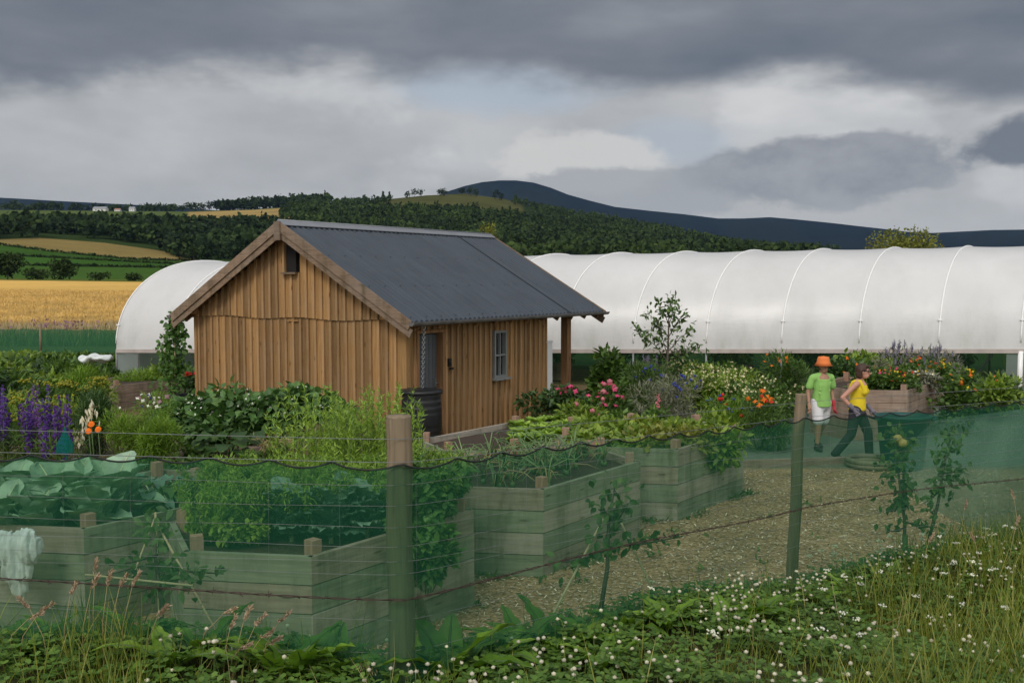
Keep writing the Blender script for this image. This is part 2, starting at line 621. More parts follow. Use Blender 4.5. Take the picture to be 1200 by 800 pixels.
# foliage
G = lambda *c: [tuple(v) for v in c]
M['leaf_mid'] = leafmat('leaf_mid', G((.028, .062, .014), (.05, .11, .024), (.085, .16, .036)))
M['leaf_dark'] = leafmat('leaf_dark', G((.014, .038, .012), (.028, .07, .020), (.052, .11, .032)), .2)
M['leaf_light'] = leafmat('leaf_light', G((.07, .13, .02), (.12, .20, .034), (.19, .28, .055)))
M['leaf_lime'] = leafmat('leaf_lime', G((.10, .19, .032), (.17, .29, .05), (.25, .38, .08)))
M['leaf_yel'] = leafmat('leaf_yellowish', G((.08, .11, .022), (.13, .16, .034), (.20, .22, .055)))
M['leaf_feather'] = leafmat('leaf_feather', G((.075, .155, .022), (.12, .225, .034), (.18, .29, .055)), .35)
M['leaf_grey'] = leafmat('leaf_grey', G((.09, .11, .09), (.14, .16, .135), (.2, .21, .19)), .2)
M['leaf_apple'] = leafmat('leaf_apple', G((.035, .075, .025), (.06, .115, .04), (.095, .16, .06)), .25)
M['leaf_potato'] = leafmat('leaf_potato', G((.026, .068, .022), (.05, .12, .036), (.09, .175, .06)), .2)
M['leaf_vine'] = leafmat('leaf_vine', G((.03, .08, .02), (.055, .13, .03), (.09, .18, .05)))
M['cabbage'] = leafmat('cabbage_leaf', G((.17, .30, .19), (.24, .38, .26), (.32, .46, .34)), .12, .62, .3, 9)
M['kale'] = leafmat('kale_leaf', G((.08, .17, .12), (.12, .23, .17), (.19, .31, .235)), .12, .5, .4, 8)
M['rib'] = leafmat('leaf_rib', G((.30, .38, .26), (.36, .44, .3)), .1)
M['dock'] = leafmat('dock_leaf', G((.06, .14, .018), (.09, .19, .026), (.13, .245, .04)), .3, .38, .5, 8)
M['clover'] = leafmat('clover_leaf', G((.03, .075, .016), (.055, .12, .026), (.085, .165, .04)), .25)
M['grass'] = leafmat('grass_blade', G((.05, .09, .014), (.085, .135, .024), (.13, .17, .036), (.19, .20, .065)), .3)
M['drygrass'] = leafmat('dry_grass', G((.25, .19, .09), (.36, .28, .14), (.46, .37, .22)), .25)
M['seed'] = leafmat('seed_head', G((.30, .20, .14), (.42, .30, .22), (.52, .40, .30)), .2)
M['wheat'] = leafmat('wheat_stalk', G((.54, .35, .11), (.58, .38, .125), (.62, .42, .15)), .2, nscale=.3)
M['wood_far'] = leafmat('far_foliage', G((.012, .026, .009), (.022, .043, .015), (.040, .065, .022)), .1, .8, .1, .03)
M['wood_hill'] = leafmat('hill_foliage', G((.016, .033, .010), (.028, .051, .015), (.047, .075, .022)), .1, .8, .1, .02)
M['tree_far'] = leafmat('far_tree_foliage', G((.022, .042, .012), (.038, .065, .018), (.06, .09, .027)), .15, .8, .1, .3)
M['tree_yel'] = leafmat('willow_foliage', G((.11, .13, .025), (.17, .19, .04), (.23, .25, .06)), .2, .7, .2, .6)
M['bark'] = flat('bark', (.10, .08, .06), .9, var=.4, nscale=20, bmp=.5)
M['stem'] = flat('green_stem', (.07, .12, .035), .6, var=.25)
M['twig'] = flat('brown_twig', (.10, .075, .05), .8, var=.3, nscale=25)
for nm, c in dict(white=(.75, .75, .70), cream=(.66, .60, .38), purple=(.075, .03, .22), violet=(.14, .065, .28), blue=(.05, .07, .35),
                  orange=(.75, .17, .015), red=(.55, .03, .02), pink=(.65, .07, .20), rose=(.6, .2, .25), yellow=(.62, .47, .03),
                  umbel=(.27, .27, .03), lav=(.24, .22, .33), clov=(.66, .62, .52), hempink=(.36, .2, .27)).items():
    M['f_' + nm] = petal('petal_' + nm, c)
M['apple'] = flat('apple_skin', (.45, .33, .10), .4, var=.3, nscale=20)

# ------------------------------------------------------------------ ground heights
FENCE = [(-7.0, 4.75), (-3.55, 4.42), (-.47, 4.13), (1.82, 6.3), (3.95, 7.45), (7.6, 9.2)]
FZ = [1.5, 1.38, 1.30, .98, .98, .98]           # ground at the fence
FS = [.04, .02, 0, -.12, -.145, -.16]           # wire height shift


def fence_param(x, y):
    """signed distance behind the fence, interpolated ground height"""
    best = None
    for k in range(len(FENCE) - 1):
        a, b_ = FENCE[k], FENCE[k + 1]
        dx, dy = b_[0] - a[0], b_[1] - a[1]
        L2 = dx * dx + dy * dy
        u = ((x - a[0]) * dx + (y - a[1]) * dy) / L2
        uc = min(1, max(0, u))
        qx, qy = a[0] + dx * uc, a[1] + dy * uc
        d = math.hypot(x - qx, y - qy)
        sgn = 1 if (dx * (y - a[1]) - dy * (x - a[0])) > 0 else -1
        if best is None or d < best[0]:
            best = (d, sgn, FZ[k] + (FZ[k + 1] - FZ[k]) * uc)
    return best[0] * best[1], best[2]


def lump(x, y):
    return .03 * math.sin(2.3 * x + 1.1 * y) + .025 * math.sin(3.7 * y - 1.9 * x + 2) + .012 * math.sin(9 * x + 5 * y)


def gz(x, y):
    d, z = fence_param(x, y)
    if d < 0:
        return z + min(.10, -d * .04) + lump(x, y)
    zz = z + lump(x, y) * max(0, 1 - d) - .46 * d + .02
    return max(zz, 0.0 + .25 * math.exp(-max(d - 2.2, 0) * 2.2) * 0 + .006 * math.sin(x * 3) * math.sin(y * 2.6))


# ------------------------------------------------------------------ ground sheet
xs = np.unique(np.concatenate([np.linspace(-75, -9, 34), np.linspace(-9, 9, 121), np.linspace(9, 75, 34)]))
ys = np.unique(np.concatenate([np.linspace(-25, 1, 14), np.linspace(1, 14, 105), np.linspace(14, 49, 71)]))
m, nt, b, out = newmat('garden_ground')
pos = geo_pos(nt)
att = nt.nodes.new('ShaderNodeAttribute'); att.attribute_name = 'zone'
sepz = nt.nodes.new('ShaderNodeSeparateColor'); nt.links.new(att.outputs['Color'], sepz.inputs[0])
vo = nt.nodes.new('ShaderNodeTexVoronoi'); vo.inputs['Scale'].default_value = 34
mp = nt.nodes.new('ShaderNodeMapping'); mp.inputs['Scale'].default_value = (1, 1.6, 1); mp.inputs['Rotation'].default_value = (0, 0, .6)
nt.links.new(pos, mp.inputs[0])
wn = noise(nt, pos, 6, 3)
nt.links.new(mp.outputs[0], vo.inputs['Vector'])
chip = ramp(nt, vo.outputs['Color'], [(.0, (.12, .08, .045)), (.35, (.25, .18, .105)), (.7, (.38, .29, .185)), (1, (.58, .47, .33))])
chip = mix(nt, 1.0, chip, (1.14, 1.04, .98), 'MULTIPLY')
chip = mix(nt, 1.0, chip, ramp(nt, noise(nt, pos, 1.3, 5), [(.3, (.72, .7, .66)), (.72, (1.12, 1.1, 1.08))]), 'MULTIPLY')
gravel = ramp(nt, noise(nt, pos, 9, 6, .7), [(.3, (.115, .145, .115)), (.7, (.18, .215, .175))])
earth = ramp(nt, noise(nt, pos, 5, 6, .7), [(.3, (.035, .040, .015)), (.7, (.075, .075, .03))])
turf = ramp(nt, noise(nt, pos, 4, 6, .7), [(.3, (.045, .085, .018)), (.7, (.10, .14, .035))])
c1 = mix(nt, sepz.outputs[0], earth, chip)
c2 = mix(nt, sepz.outputs[1], c1, gravel)
c3 = mix(nt, sepz.outputs[2], c2, turf)
nt.links.new(c3, b.inputs['Base Color'])
b.inputs['Roughness'].default_value = .95
b.inputs['Specular IOR Level'].default_value = .1
bump(nt, vo.outputs['Distance'], b, .5, .015)
M['ground'] = m
V = np.array([(x, y, gz(x, y)) for y in ys for x in xs])
nx, ny = len(xs), len(ys)
i = np.arange(ny - 1)[:, None] * nx
j = np.arange(nx - 1)[None]
Q = np.stack([i + j, i + j + 1, i + nx + j + 1, i + nx + j], -1).reshape(-1, 4)
mb = MB().add(V, Q, 0, True)
me = mb.mesh('ground', M['ground'])
ca = me.color_attributes.new('zone', 'FLOAT_COLOR', 'POINT')
zone = np.zeros((len(V), 4), np.float32)
for k, (x, y, z) in enumerate(V):
    d, _ = fence_param(x, y)
    ed = .25 * math.sin(x * 1.3) + .2 * math.sin(x * 3.1 + 1)
    if d > 1.2:
        if y < 15.6 + .03 * x:
            zone[k, 0] = 1
        elif x > 2.5 and y < 24: zone[k, 1] = 1
        elif y > 33 + ed: zone[k, 2] = .8
        else: zone[k, 0] = .35
    if d < 1.0: zone[k] = 0
ca.data.foreach_set('color', zone.ravel())
go = bpy.data.objects.new('ground', me); C.objects.link(go); tag(go, kind='structure')

# ------------------------------------------------------------------ far terrain (polar sheet: rings of real distance)
PX = [-700, -300, 0, 62, 125, 150, 175, 195, 215, 250, 300, 340, 385, 400, 450, 500, 520, 545, 560, 600, 625, 640, 660, 700, 720, 760, 780, 800, 840, 900, 930, 1000, 1040, 1100, 1150, 1200, 1500, 2000]


def prof(pairs):
    xs_, ys_ = zip(*pairs)
    return lambda p: np.interp(p, xs_, ys_)


RINGS = [
    (48, None, -.02), (62, None, 0.0),
    (250, prof([(0, 328), (150, 330), (250, 331), (600, 331)]), None),
    (300, prof([(0, 326), (200, 328), (600, 328)]), None),
    (350, prof([(-300, 306), (22, 311), (207, 314), (400, 316), (1200, 318)]), None),
    (390, prof([(-300, 294), (22, 300), (210, 310), (400, 312), (1200, 315)]), None),
    (450, prof([(-300, 280), (0, 287), (62, 295), (150, 304), (217, 306), (280, 308), (600, 309), (1200, 312)]), None),
    (620, prof([(-300, 276), (0, 281), (50, 279), (125, 285), (195, 295), (220, 304), (300, 304), (600, 306), (900, 309), (1200, 311)]), None),
    (900, prof([(-300, 262), (0, 264), (100, 262), (220, 262), (340, 262), (450, 272), (600, 287), (750, 297), (900, 304), (1200, 308)]), None),
    (1200, prof([(-300, 251), (0, 252), (215, 252), (340, 250), (400, 249), (470, 246), (540, 247), (600, 254), (650, 262), (700, 270), (780, 280), (850, 290), (900, 295), (1200, 304)]), None),
    (1500, prof([(-300, 246), (0, 246), (215, 248), (300, 245), (385, 238), (450, 234), (500, 229), (545, 227), (590, 233), (640, 246), (700, 256), (780, 270), (850, 285), (900, 292), (1200, 302)]), None),
    (1900, prof([(-300, 262), (600, 262), (900, 300), (1200, 304)]), None),
    (3200, prof([(-300, 300), (1200, 300)]), None),
    (4500, prof([(-700, 230), (-300, 231), (0, 231.5), (30, 233), (62, 235), (120, 238), (180, 241), (215, 243), (260, 247), (400, 250), (490, 240), (520, 226), (545, 218), (565, 213.5), (585, 211.5), (605, 211.5), (625, 214), (645, 220), (665, 228), (690, 235), (720, 242.5), (760, 247), (800, 251), (840, 256), (870, 256), (900, 254.5), (930, 257), (970, 261), (1000, 264.5), (1040, 269), (1060, 271.5), (1090, 273), (1130, 271), (1160, 269.5), (1200, 269), (1350, 262), (1500, 260), (2000, 262)]), None),
    (5200, prof([(-700, 262), (2000, 290)]), None),
    (7500, prof([(-700, 318), (2000, 318)]), None),
]
cols = np.unique(np.concatenate([np.linspace(-1100, 0, 45), np.linspace(0, 1200, 241), np.linspace(1200, 2300, 45)]))
rz = []
for Y, f, z in RINGS:
    if f is None: rz.append(np.full(len(cols), z))
    else: rz.append(np.array([EYE + ray(600, py)[1] * Y for py in f(cols)]))
rz = np.array(rz)
rY = np.array([r[0] for r in RINGS], float)


def terr(px, Y):
    k = int(np.searchsorted(rY, Y)) - 1
    k = max(0, min(k, len(rY) - 2))
    f = (Y - rY[k]) / (rY[k + 1] - rY[k])
    a = np.interp(px, cols, rz[k]); c = np.interp(px, cols, rz[k + 1])
    return a + (c - a) * f


fineY = np.unique(np.concatenate([rY, np.linspace(48, 450, 60), np.linspace(450, 1500, 90), np.linspace(1500, 7500, 50)]))
V, colr = [], []
for Y in fineY:
    zz = np.array([terr(p, Y) for p in cols])
    V.append(np.stack([(cols - 600) / F * Y, np.full(len(cols), Y), zz], 1))
    for p in cols:
        wob = 18 * math.sin(p * .05 + Y * .01)
        if Y < 248: c = (.60, .39, .12)
        elif Y < 300: c = (.10, .12, .03)
        elif Y < 350: c = (.048, .098, .022) if p < 260 else (.06, .10, .025)
        elif Y <= 390: c = (.045, .105, .022)
        elif Y <= 450: c = (.042, .095, .020)
        elif Y <= 622 and p < 235: c = (.20, .155, .06)
        elif Y <= 622: c = (.04, .07, .02)
        elif Y < 880: c = (.03, .05, .016)
        elif Y < 1480 and p < 222: c = (.085, .115, .035)
        elif Y < 1440 and p < 345: c = (.30, .22, .085)
        elif Y < 1600 and 440 < p < 615 and Y > 1180: c = (.075, .078, .028)
        elif Y < 1600 and p < 390: c = (.07, .085, .03)
        elif Y < 2000: c = (.025, .04, .014)
        else: c = (.007, .013, .021) if math.sin(p * .021 + Y * .002) + .6 * math.sin(p * .05 - Y * .0013) < .3 else (.010, .017, .022)  # mountain heather, with the cloud shadow over it put into the colour
        colr.append((*c, 1))
V = np.concatenate(V)
nx, ny = len(cols), len(fineY)
i = np.arange(ny - 1)[:, None] * nx
j = np.arange(nx - 1)[None]
Q = np.stack([i + j, i + j + 1, i + nx + j + 1, i + nx + j], -1).reshape(-1, 4)
m, nt, b, out = newmat('fields_and_hills')
att = nt.nodes.new('ShaderNodeAttribute'); att.attribute_name = 'land'
n1 = noise(nt, geo_pos(nt, (.012, .012, .012)), 1, 8, .68)
n2 = noise(nt, geo_pos(nt, (.35, .9, .9)), 1, 6, .7)
c1 = mix(nt, 1.0, att.outputs['Color'], ramp(nt, n1, [(.3, (.72, .74, .74)), (.7, (1.25, 1.22, 1.2))]), 'MULTIPLY')
c1 = mix(nt, 1.0, c1, ramp(nt, n2, [(.3, (.82, .8, .76)), (.7, (1.15, 1.15, 1.15))]), 'MULTIPLY')
nt.links.new(c1, b.inputs['Base Color'])
b.inputs['Roughness'].default_value = 1
b.inputs['Specular IOR Level'].default_value = 0
M['land'] = m
me = MB().add(V, Q, 0, True).mesh('hills', M['land'])
ca = me.color_attributes.new('land', 'FLOAT_COLOR', 'POINT')
ca.data.foreach_set('color', np.array(colr, np.float32).ravel())
ho = bpy.data.objects.new('hills', me); C.objects.link(ho); tag(ho, kind='structure')

# ------------------------------------------------------------------ woods (masses) and single far trees


def tree_clumps(mb, base, h, w, n, size, conifer=False):
    """clumps of foliage for one far tree"""
    bx, by, bz = base
    if conifer:
        t = rng.random(n) ** .8
        r = (1 - t) * w * rng.uniform(.6, 1, n)
        a = rng.uniform(0, 2 * PI, n)
        P = np.stack([bx + r * np.cos(a), by + r * np.sin(a), bz + h * (.08 + .9 * t)], 1)
    else:
        lob = 5
        u = rvec(lob) * rng.uniform(.2, .6, (lob, 1))
        k = rng.integers(0, lob, n)
        p = u[k] + rvec(n) * .5
        P = np.array([bx, by, bz + h * .58]) + p * np.array([w, w, h * .46])
    D = rvec(n) + np.array([0, 0, .3])
    leaves(mb, P, D, rvec(n) + np.array([0, -.4, .8]), size * rng.uniform(.7, 1.4, n), size * rng.uniform(.7, 1.3, n), CLUMP, .2)


def wood_mass(name, zones, mat, dens_n, size):
    mb = MB()
    for (p0, p1, y0, y1, cnt, h0, h1, ok) in zones:
        k = 0
        while k < cnt:
            p = rng.uniform(p0, p1); Y = math.sqrt(rng.uniform(y0 ** 2, y1 ** 2))
            k += 1
            if not ok(p, Y): continue
            h = rng.uniform(h0, h1)
            con = rng.random() < .07
            x = (p - 600) / F * Y
            tree_clumps(mb, (x, Y, terr(p, Y) - .5), h * (1.15 if con else 1), h * (.26 if con else .42), dens_n, size * h / 10, con)
    o = mb.build(name, mat)
    return tag(o, kind='stuff')


tag(wood_mass('valley_wood', [
    (-260, 265, 640, 830, 1250, 8, 13, lambda p, Y: Y > 655 + (38 if p < 60 else 0) and not (48 < p < 100 and Y < 690)),
    (-260, 48, 600, 720, 170, 12, 17, lambda p, Y: True),
    (150, 340, 560, 800, 420, 9, 15, lambda p, Y: p > 190 + (620 - Y) * .3),
    (-260, 210, 1490, 1560, 330, 9, 14, lambda p, Y: not (105 < p < 165 and Y < 1520)),
    (258, 388, 1468, 1530, 330, 12, 17, lambda p, Y: True),
    (195, 330, 800, 880, 170, 8, 11, lambda p, Y: True)], M['wood_far'], 34, 2.1),
    'dark mixed wood running across the valley below the pasture', 'wood')
tag(wood_mass('hillside_wood', [
    (290, 960, 560, 1180, 2500, 8, 13, lambda p, Y: p > 330 or Y < 850),
    (340, 960, 1100, 1450, 1500, 8, 12, lambda p, Y: not (435 < p < 622 and Y > 1190)),
    (380, 460, 1350, 1480, 90, 6, 9, lambda p, Y: True),
    (600, 980, 1430, 1520, 260, 7, 11, lambda p, Y: True)], M['wood_hill'], 30, 2.2),
    'green wooded hillside rising behind the shed roof', 'wood')


def far_tree(p, Y, h, w, mat, label, group=None, conifer=False, n=260, size=None, name='tree', sink=0.0, base=None, low=0.0):
    x = (p - 600) / F * Y
    z = (terr(p, Y) if Y > 48 else 0.0) - sink if base is None else base
    t = thing(name, (x, Y, z), label, 'tree', group)
    mb = MB()
    size = size or h * .085
    if conifer:
        tree_clumps(mb, (x, Y, z), h, w, n, size, True)
    else:
        cloud(mb, (x, Y, z + h * (.6 - low)), (w, w, h * (.42 + .6 * low)), n, size * 1.2, size, 0, 12 if n < 4000 else 26, .2, CLUMP, .3)
    mb.build('crown', mat, t)
    tb = MB().tube([(x, Y, z - .2), (x + .02 * h, Y, z + h * .3), (x, Y, z + h * .75)], [h * .03, h * .022, h * .008], 6)
    for q in range(4):
        a = q * 1.6 + 1
        tb.tube([(x, Y, z + h * (.28 + .07 * q)), (x + .35 * w * math.cos(a), Y + .35 * w * math.sin(a), z + h * (.48 + .08 * q))], [h * .012, h * .004], 5)
    tb.build('trunk', M['bark'], t)
    return t


sky_line = [(217, 11, 0), (224, 12, 0), (232, 13, 0), (240, 12, 0), (248, 13, 0), (256, 14, 0), (265, 15, 0), (274, 13, 0), (283, 15, 0), (292, 17, 0), (301, 18, 0), (310, 18, 0),
            (319, 18, 0), (328, 17, 0), (336, 16, 0), (346, 13, 0), (356, 12, 0), (366, 13, 0), (376, 11, 0)]
for k, (p, h, _) in enumerate(sky_line):
    far_tree(p, 1490 + 8 * math.sin(k * 2.1), h * 1.1, h * (.62 + .14 * (p > 262)), M['wood_far'],
             'dark tree on the skyline ridge above the tan stubble field', 'skyline trees on the ridge', n=240, size=1.6, low=.06)
for p, h in ((450, 12.5), (457.5, 10.5)):
    far_tree(p, 1494, h, 2.6, M['wood_far'], ('taller' if h > 11 else 'shorter') + ' of two lone conifers standing on the hill crest', None, True, 120, 1.7, 'conifer')
for k, (p, Y, h) in enumerate([(478, 1470, 11), (486, 1475, 13), (494, 1468, 12), (516, 1466, 12), (521, 1462, 11), (541, 1463, 12), (552, 1464, 14), (558, 1460, 12), (581, 1462, 14), (587, 1458, 11)]):
    far_tree(p, Y, h, h * .45, M['wood_far'], 'round dark tree on the olive hilltop meadow under the mountain', 'hilltop meadow trees', n=110, size=1.6)
far_tree(10, 268, 8.6, 5.2, M['tree_far'], 'big rounded tree at the far edge of the golden field', None, n=1500, size=.6, low=.1)
far_tree(75, 285, 6.6, 5.0, M['tree_far'], 'rounded bush tree standing alone behind the golden field', None, n=1100, size=.55, low=.12)
for k, (p, Y, h) in enumerate([(49, 275, 3.4), (117, 272, 2.7), (157, 270, 2.2), (40, 300, 3.2)]):
    far_tree(p, Y, h, h * 1.25, M['tree_far'], 'low hedgerow bush along the far edge of the golden field', 'hedgerow bushes beyond the golden field', n=420, size=.45, name='hedgerow_bush', low=.14)
far_tree(1062, 62, 6.35, 2.65, M['tree_yel'], 'round yellow-green willow showing above the polytunnel roof', None, n=9000, size=.12, name='willow_tree', base=0)
far_tree(576, 190, 12.2, 2.6, M['tree_yel'], 'yellowish tree against the dark wood beyond the shed ridge', None, n=1500, size=.34)
far_tree(228, 545, 9, 6, M['tree_far'], 'pale shrub at the foot of the valley wood by the tan field', None, n=220, size=1.1, name='shrub')

for k, (Y, p0, p1, h, lab) in enumerate([(450, -300, 235, 1.7, 'dark hedge line dividing the tan field from the green field'),
                                        (390, -300, 240, 1.2, 'low dark hedge strip across the middle of the green fields'),
                                        (350, -300, 245, 1.1, 'low hedge strip along the lower edge of the green fields')]):
    mb = MB()
    n = 2600
    h *= .55
    p = rng.uniform(p0, p1, n)
    P = np.array([((q - 600) / F * Y, Y + rng.uniform(-.7, .7), terr(q, Y) + h * rng.random() * (.7 + .3 * math.sin(q * .3))) for q in p])
    leaves(mb, P, rvec(n) + [0, 0, .4], rvec(n) + [0, -.5, .6], .8, .7, CLUMP, .2)
    tag(mb.build('hedge', M['wood_far']), lab, 'hedge')

# farm buildings far off


def farm(px, Y, L, W, hw, hr, wall, roof, label):
    x = (px - 600) / F * Y
    z = terr(px, Y) - .3
    t = thing('farm_building', (x, Y, z), label, 'building')
    mb = MB()
    mb.add([(x - L / 2, Y - W / 2, z), (x + L / 2, Y - W / 2, z), (x + L / 2, Y + W / 2, z), (x - L / 2, Y + W / 2, z),
            (x - L / 2, Y - W / 2, z + hw), (x + L / 2, Y - W / 2, z + hw), (x + L / 2, Y + W / 2, z + hw), (x - L / 2, Y + W / 2, z + hw),
            (x - L / 2, Y, z + hr - .15), (x + L / 2, Y, z + hr - .15)],
           [(0, 1, 5, 4), (1, 2, 6, 5), (2, 3, 7, 6), (3, 0, 4, 7), (4, 7, 8), (5, 9, 6)])
    mb.build('wall', wall, t)
    mb = MB()
    for s in (-1, 1):
        mb.bar((x - L / 2 - .3, Y + s * W * .27, z + (hw + hr) / 2 - .02), (x + L / 2 + .3, Y + s * W * .27, z + (hw + hr) / 2 - .02), math.hypot(W * .55, hr - hw), .2, up=(0, s * (hr - hw), W * .5))
    mb.build('roof', roof, t)
    for q in (-.25, .2):
        mb = MB(); mb.box((x + q * L, Y - W / 2 - .03, z + hw * .5), (L * .08, .06, hw * .4)); mb.build('window', M['dark'], t)


M['f_wall'] = flat('farm_white_wall', (.6, .6, .57), .8)
M['f_roof'] = flat('farm_grey_roof', (.25, .26, .28), .7)
M['f_redroof'] = flat('farm_red_roof', (.30, .15, .11), .8)
farm(121, 1478, 19, 11, 3.6, 6.6, M['f_wall'], M['f_roof'], 'long low white farm shed with grey roof on the far pasture')
farm(158, 1476, 8, 7, 4.2, 7.0, M['f_wall'], M['f_roof'], 'small white farmhouse with grey roof beside the trees')
farm(141, 1474, 8, 6, 2.4, 4.4, M['f_wall'], M['f_redroof'], 'low farm outbuilding with reddish roof between the white buildings')

# ------------------------------------------------------------------ golden crop and verge
mb = MB()
n = 42000
Y = 54 + 75 * rng.random(n) ** 1.6
px = rng.uniform(-80, 330, n)
P = np.stack([(px - 600) / F * Y, Y, np.array([terr(a, b_) for a, b_ in zip(px, Y)])], 1)
leaves(mb, P, rvec(n) * .18 + [0, 0, 1], rvec(n) + [0, -1, 0], rng.uniform(.55, .85, n), .05 + Y * .0009, ((0, .6), (.6, .8), (1, .7)), .1)
tag(mb.build('barley', M['wheat']), 'ripe golden barley standing in the field', 'crop', kind='stuff')
mb = MB()
n = 9000
Y = rng.uniform(46.5, 54.5, n)
px = rng.uniform(-80, 330, n)
P = np.stack([(px - 600) / F * Y, Y, np.zeros(n)], 1)
leaves(mb, P, rvec(n) * .25 + [0, 0, 1], rvec(n) + [0, -1, 0], rng.uniform(.35, .95, n), .05, BLADE, .2)
n = 2500
Y = rng.uniform(44, 50, n); px = rng.uniform(-80, 330, n)
P = np.stack([(px - 600) / F * Y, Y, np.zeros(n)], 1)
leaves(mb, P, rvec(n) * .3 + [0, 0, 1], rvec(n) + [0, -1, 0], rng.uniform(.3, .8, n), .07, BLADE, .2, 0, 1)
for p0, Y0, cnt in ((48, 46, 22), (60, 47, 20), (75, 46.5, 30), (88, 47, 18), (110, 46, 12), (5, 46, 12)):
    q = np.array([[(p0 - 600) / F * Y0, Y0, 0]]) + rng.normal(size=(cnt, 3)) * [.35, .3, .12] + [0, 0, .85]
    leaves(mb, q, rvec(cnt) + [0, 0, 1], rvec(cnt), .16, .08, CLUMP, .1, 0, 2)
tag(mb.build('verge_grass', [M['drygrass'], M['leaf_mid'], M['f_hempink']]), 'tall dry verge grass with pink willowherb by the golden field', 'grass', kind='stuff')

# ------------------------------------------------------------------ world
w = bpy.data.worlds.new('World'); S.world = w
w.use_nodes = True
nt = w.node_tree
for n in list(nt.nodes): nt.nodes.remove(n)
out = nt.nodes.new('ShaderNodeOutputWorld')
SUN = Vector((-.22, -.70, .68)).normalized()
sky = nt.nodes.new('ShaderNodeTexSky'); sky.sky_type = 'NISHITA'; sky.sun_disc = False
sky.sun_elevation = math.asin(SUN.z); sky.sun_rotation = math.atan2(SUN.x, SUN.y)
bg = nt.nodes.new('ShaderNodeBackground'); bg.inputs[1].default_value = .08
nt.links.new(sky.outputs[0], bg.inputs[0])
tc = nt.nodes.new('ShaderNodeTexCoord')
sep = nt.nodes.new('ShaderNodeSeparateXYZ'); nt.links.new(tc.outputs['Generated'], sep.inputs[0])
X_, Y_, Z_ = sep.outputs
zc = math_(nt, 'MAXIMUM', Z_, 0.0)
# cloud-deck coordinates: the direction projected on a flat deck, and billow coordinates on the direction itself
den = math_(nt, 'ADD', zc, .09)
cx = nt.nodes.new('ShaderNodeCombineXYZ')
nt.links.new(math_(nt, 'DIVIDE', X_, den), cx.inputs[0]); nt.links.new(math_(nt, 'DIVIDE', Y_, den), cx.inputs[1])
deckN = noise(nt, cx.outputs[0], .62, 4, .5, .3)
deckF = noise(nt, cx.outputs[0], 2.0, 4, .55, .2)
mpp = nt.nodes.new('ShaderNodeMapping'); mpp.inputs['Scale'].default_value = (3.2, 3.2, 8.5); mpp.inputs['Location'].default_value = (1.3, .4, .25)
nt.links.new(tc.outputs['Generated'], mpp.inputs[0])
bil = noise(nt, mpp.outputs[0], 1.5, 5, .52, .1)
mp2 = nt.nodes.new('ShaderNodeMapping'); mp2.inputs['Scale'].default_value = (5, 5, 8); mp2.inputs['Location'].default_value = (3.7, 2.4, .9)
nt.links.new(tc.outputs['Generated'], mp2.inputs[0])
bil2 = noise(nt, mp2.outputs[0], 1.15, 5, .5, .0)
fine = noise(nt, mp2.outputs[0], 5, 6, .6)


def sstep(v, a, b_):
    n = nt.nodes.new('ShaderNodeMapRange'); n.interpolation_type = 'SMOOTHSTEP'
    nt.links.new(v, n.inputs[0])
    for k, q in ((1, a), (2, b_)):
        if isinstance(q, (int, float)): n.inputs[k].default_value = q
        else: nt.links.new(q, n.inputs[k])
    return n.outputs[0]


# bright lower cloud: grey-white with billows
low = ramp(nt, bil, [(.30, (.44, .447, .458)), (.50, (.56, .563, .566)), (.66, (.66, .658, .652))])
# mid grey cumulus bank toward the right
rightf = sstep(X_, -.05, .25)
cum = math_(nt, 'MULTIPLY', .35, sstep(math_(nt, 'ADD', bil2, math_(nt, 'MULTIPLY', math_(nt, 'SUBTRACT', .12, math_(nt, 'ABSOLUTE', math_(nt, 'SUBTRACT', Z_, .105))), 1.6)), .50, .58))
low = mix(nt, math_(nt, 'MULTIPLY', cum, .85), low, ramp(nt, fine, [(.3, (.205, .215, .235)), (.7, (.29, .30, .325))]))
# bright rims right at the cumulus top edges
rim = math_(nt, 'MULTIPLY', math_(nt, 'SUBTRACT', sstep(bil2, .47, .54), sstep(bil2, .54, .62)), sstep(X_, -.02, .12))
low = mix(nt, math_(nt, 'MULTIPLY', math_(nt, 'MULTIPLY', sstep(bil2, .40, .60), rightf), math_(nt, 'SUBTRACT', 1.0, cum)), low, (.55, .545, .535))
# single clouds: soft-edged masses at fixed bearings, broken up by the billow noise


def mass(cx_, cz_, rx_, rz_, soft=.35, amt=.9):
    dx_ = math_(nt, 'DIVIDE', math_(nt, 'SUBTRACT', X_, cx_), rx_)
    dz_ = math_(nt, 'DIVIDE', math_(nt, 'SUBTRACT', Z_, cz_), rz_)
    r_ = math_(nt, 'SQRT', math_(nt, 'ADD', math_(nt, 'MULTIPLY', dx_, dx_), math_(nt, 'MULTIPLY', dz_, dz_)))
    r_ = math_(nt, 'ADD', r_, math_(nt, 'MULTIPLY', math_(nt, 'SUBTRACT', .5, bil2), 1.3))
    r_ = math_(nt, 'ADD', r_, math_(nt, 'MULTIPLY', math_(nt, 'SUBTRACT', .5, fine), 1.1))
    return math_(nt, 'MULTIPLY', math_(nt, 'SUBTRACT', 1.0, sstep(r_, 1 - soft, 1 + soft)), amt)


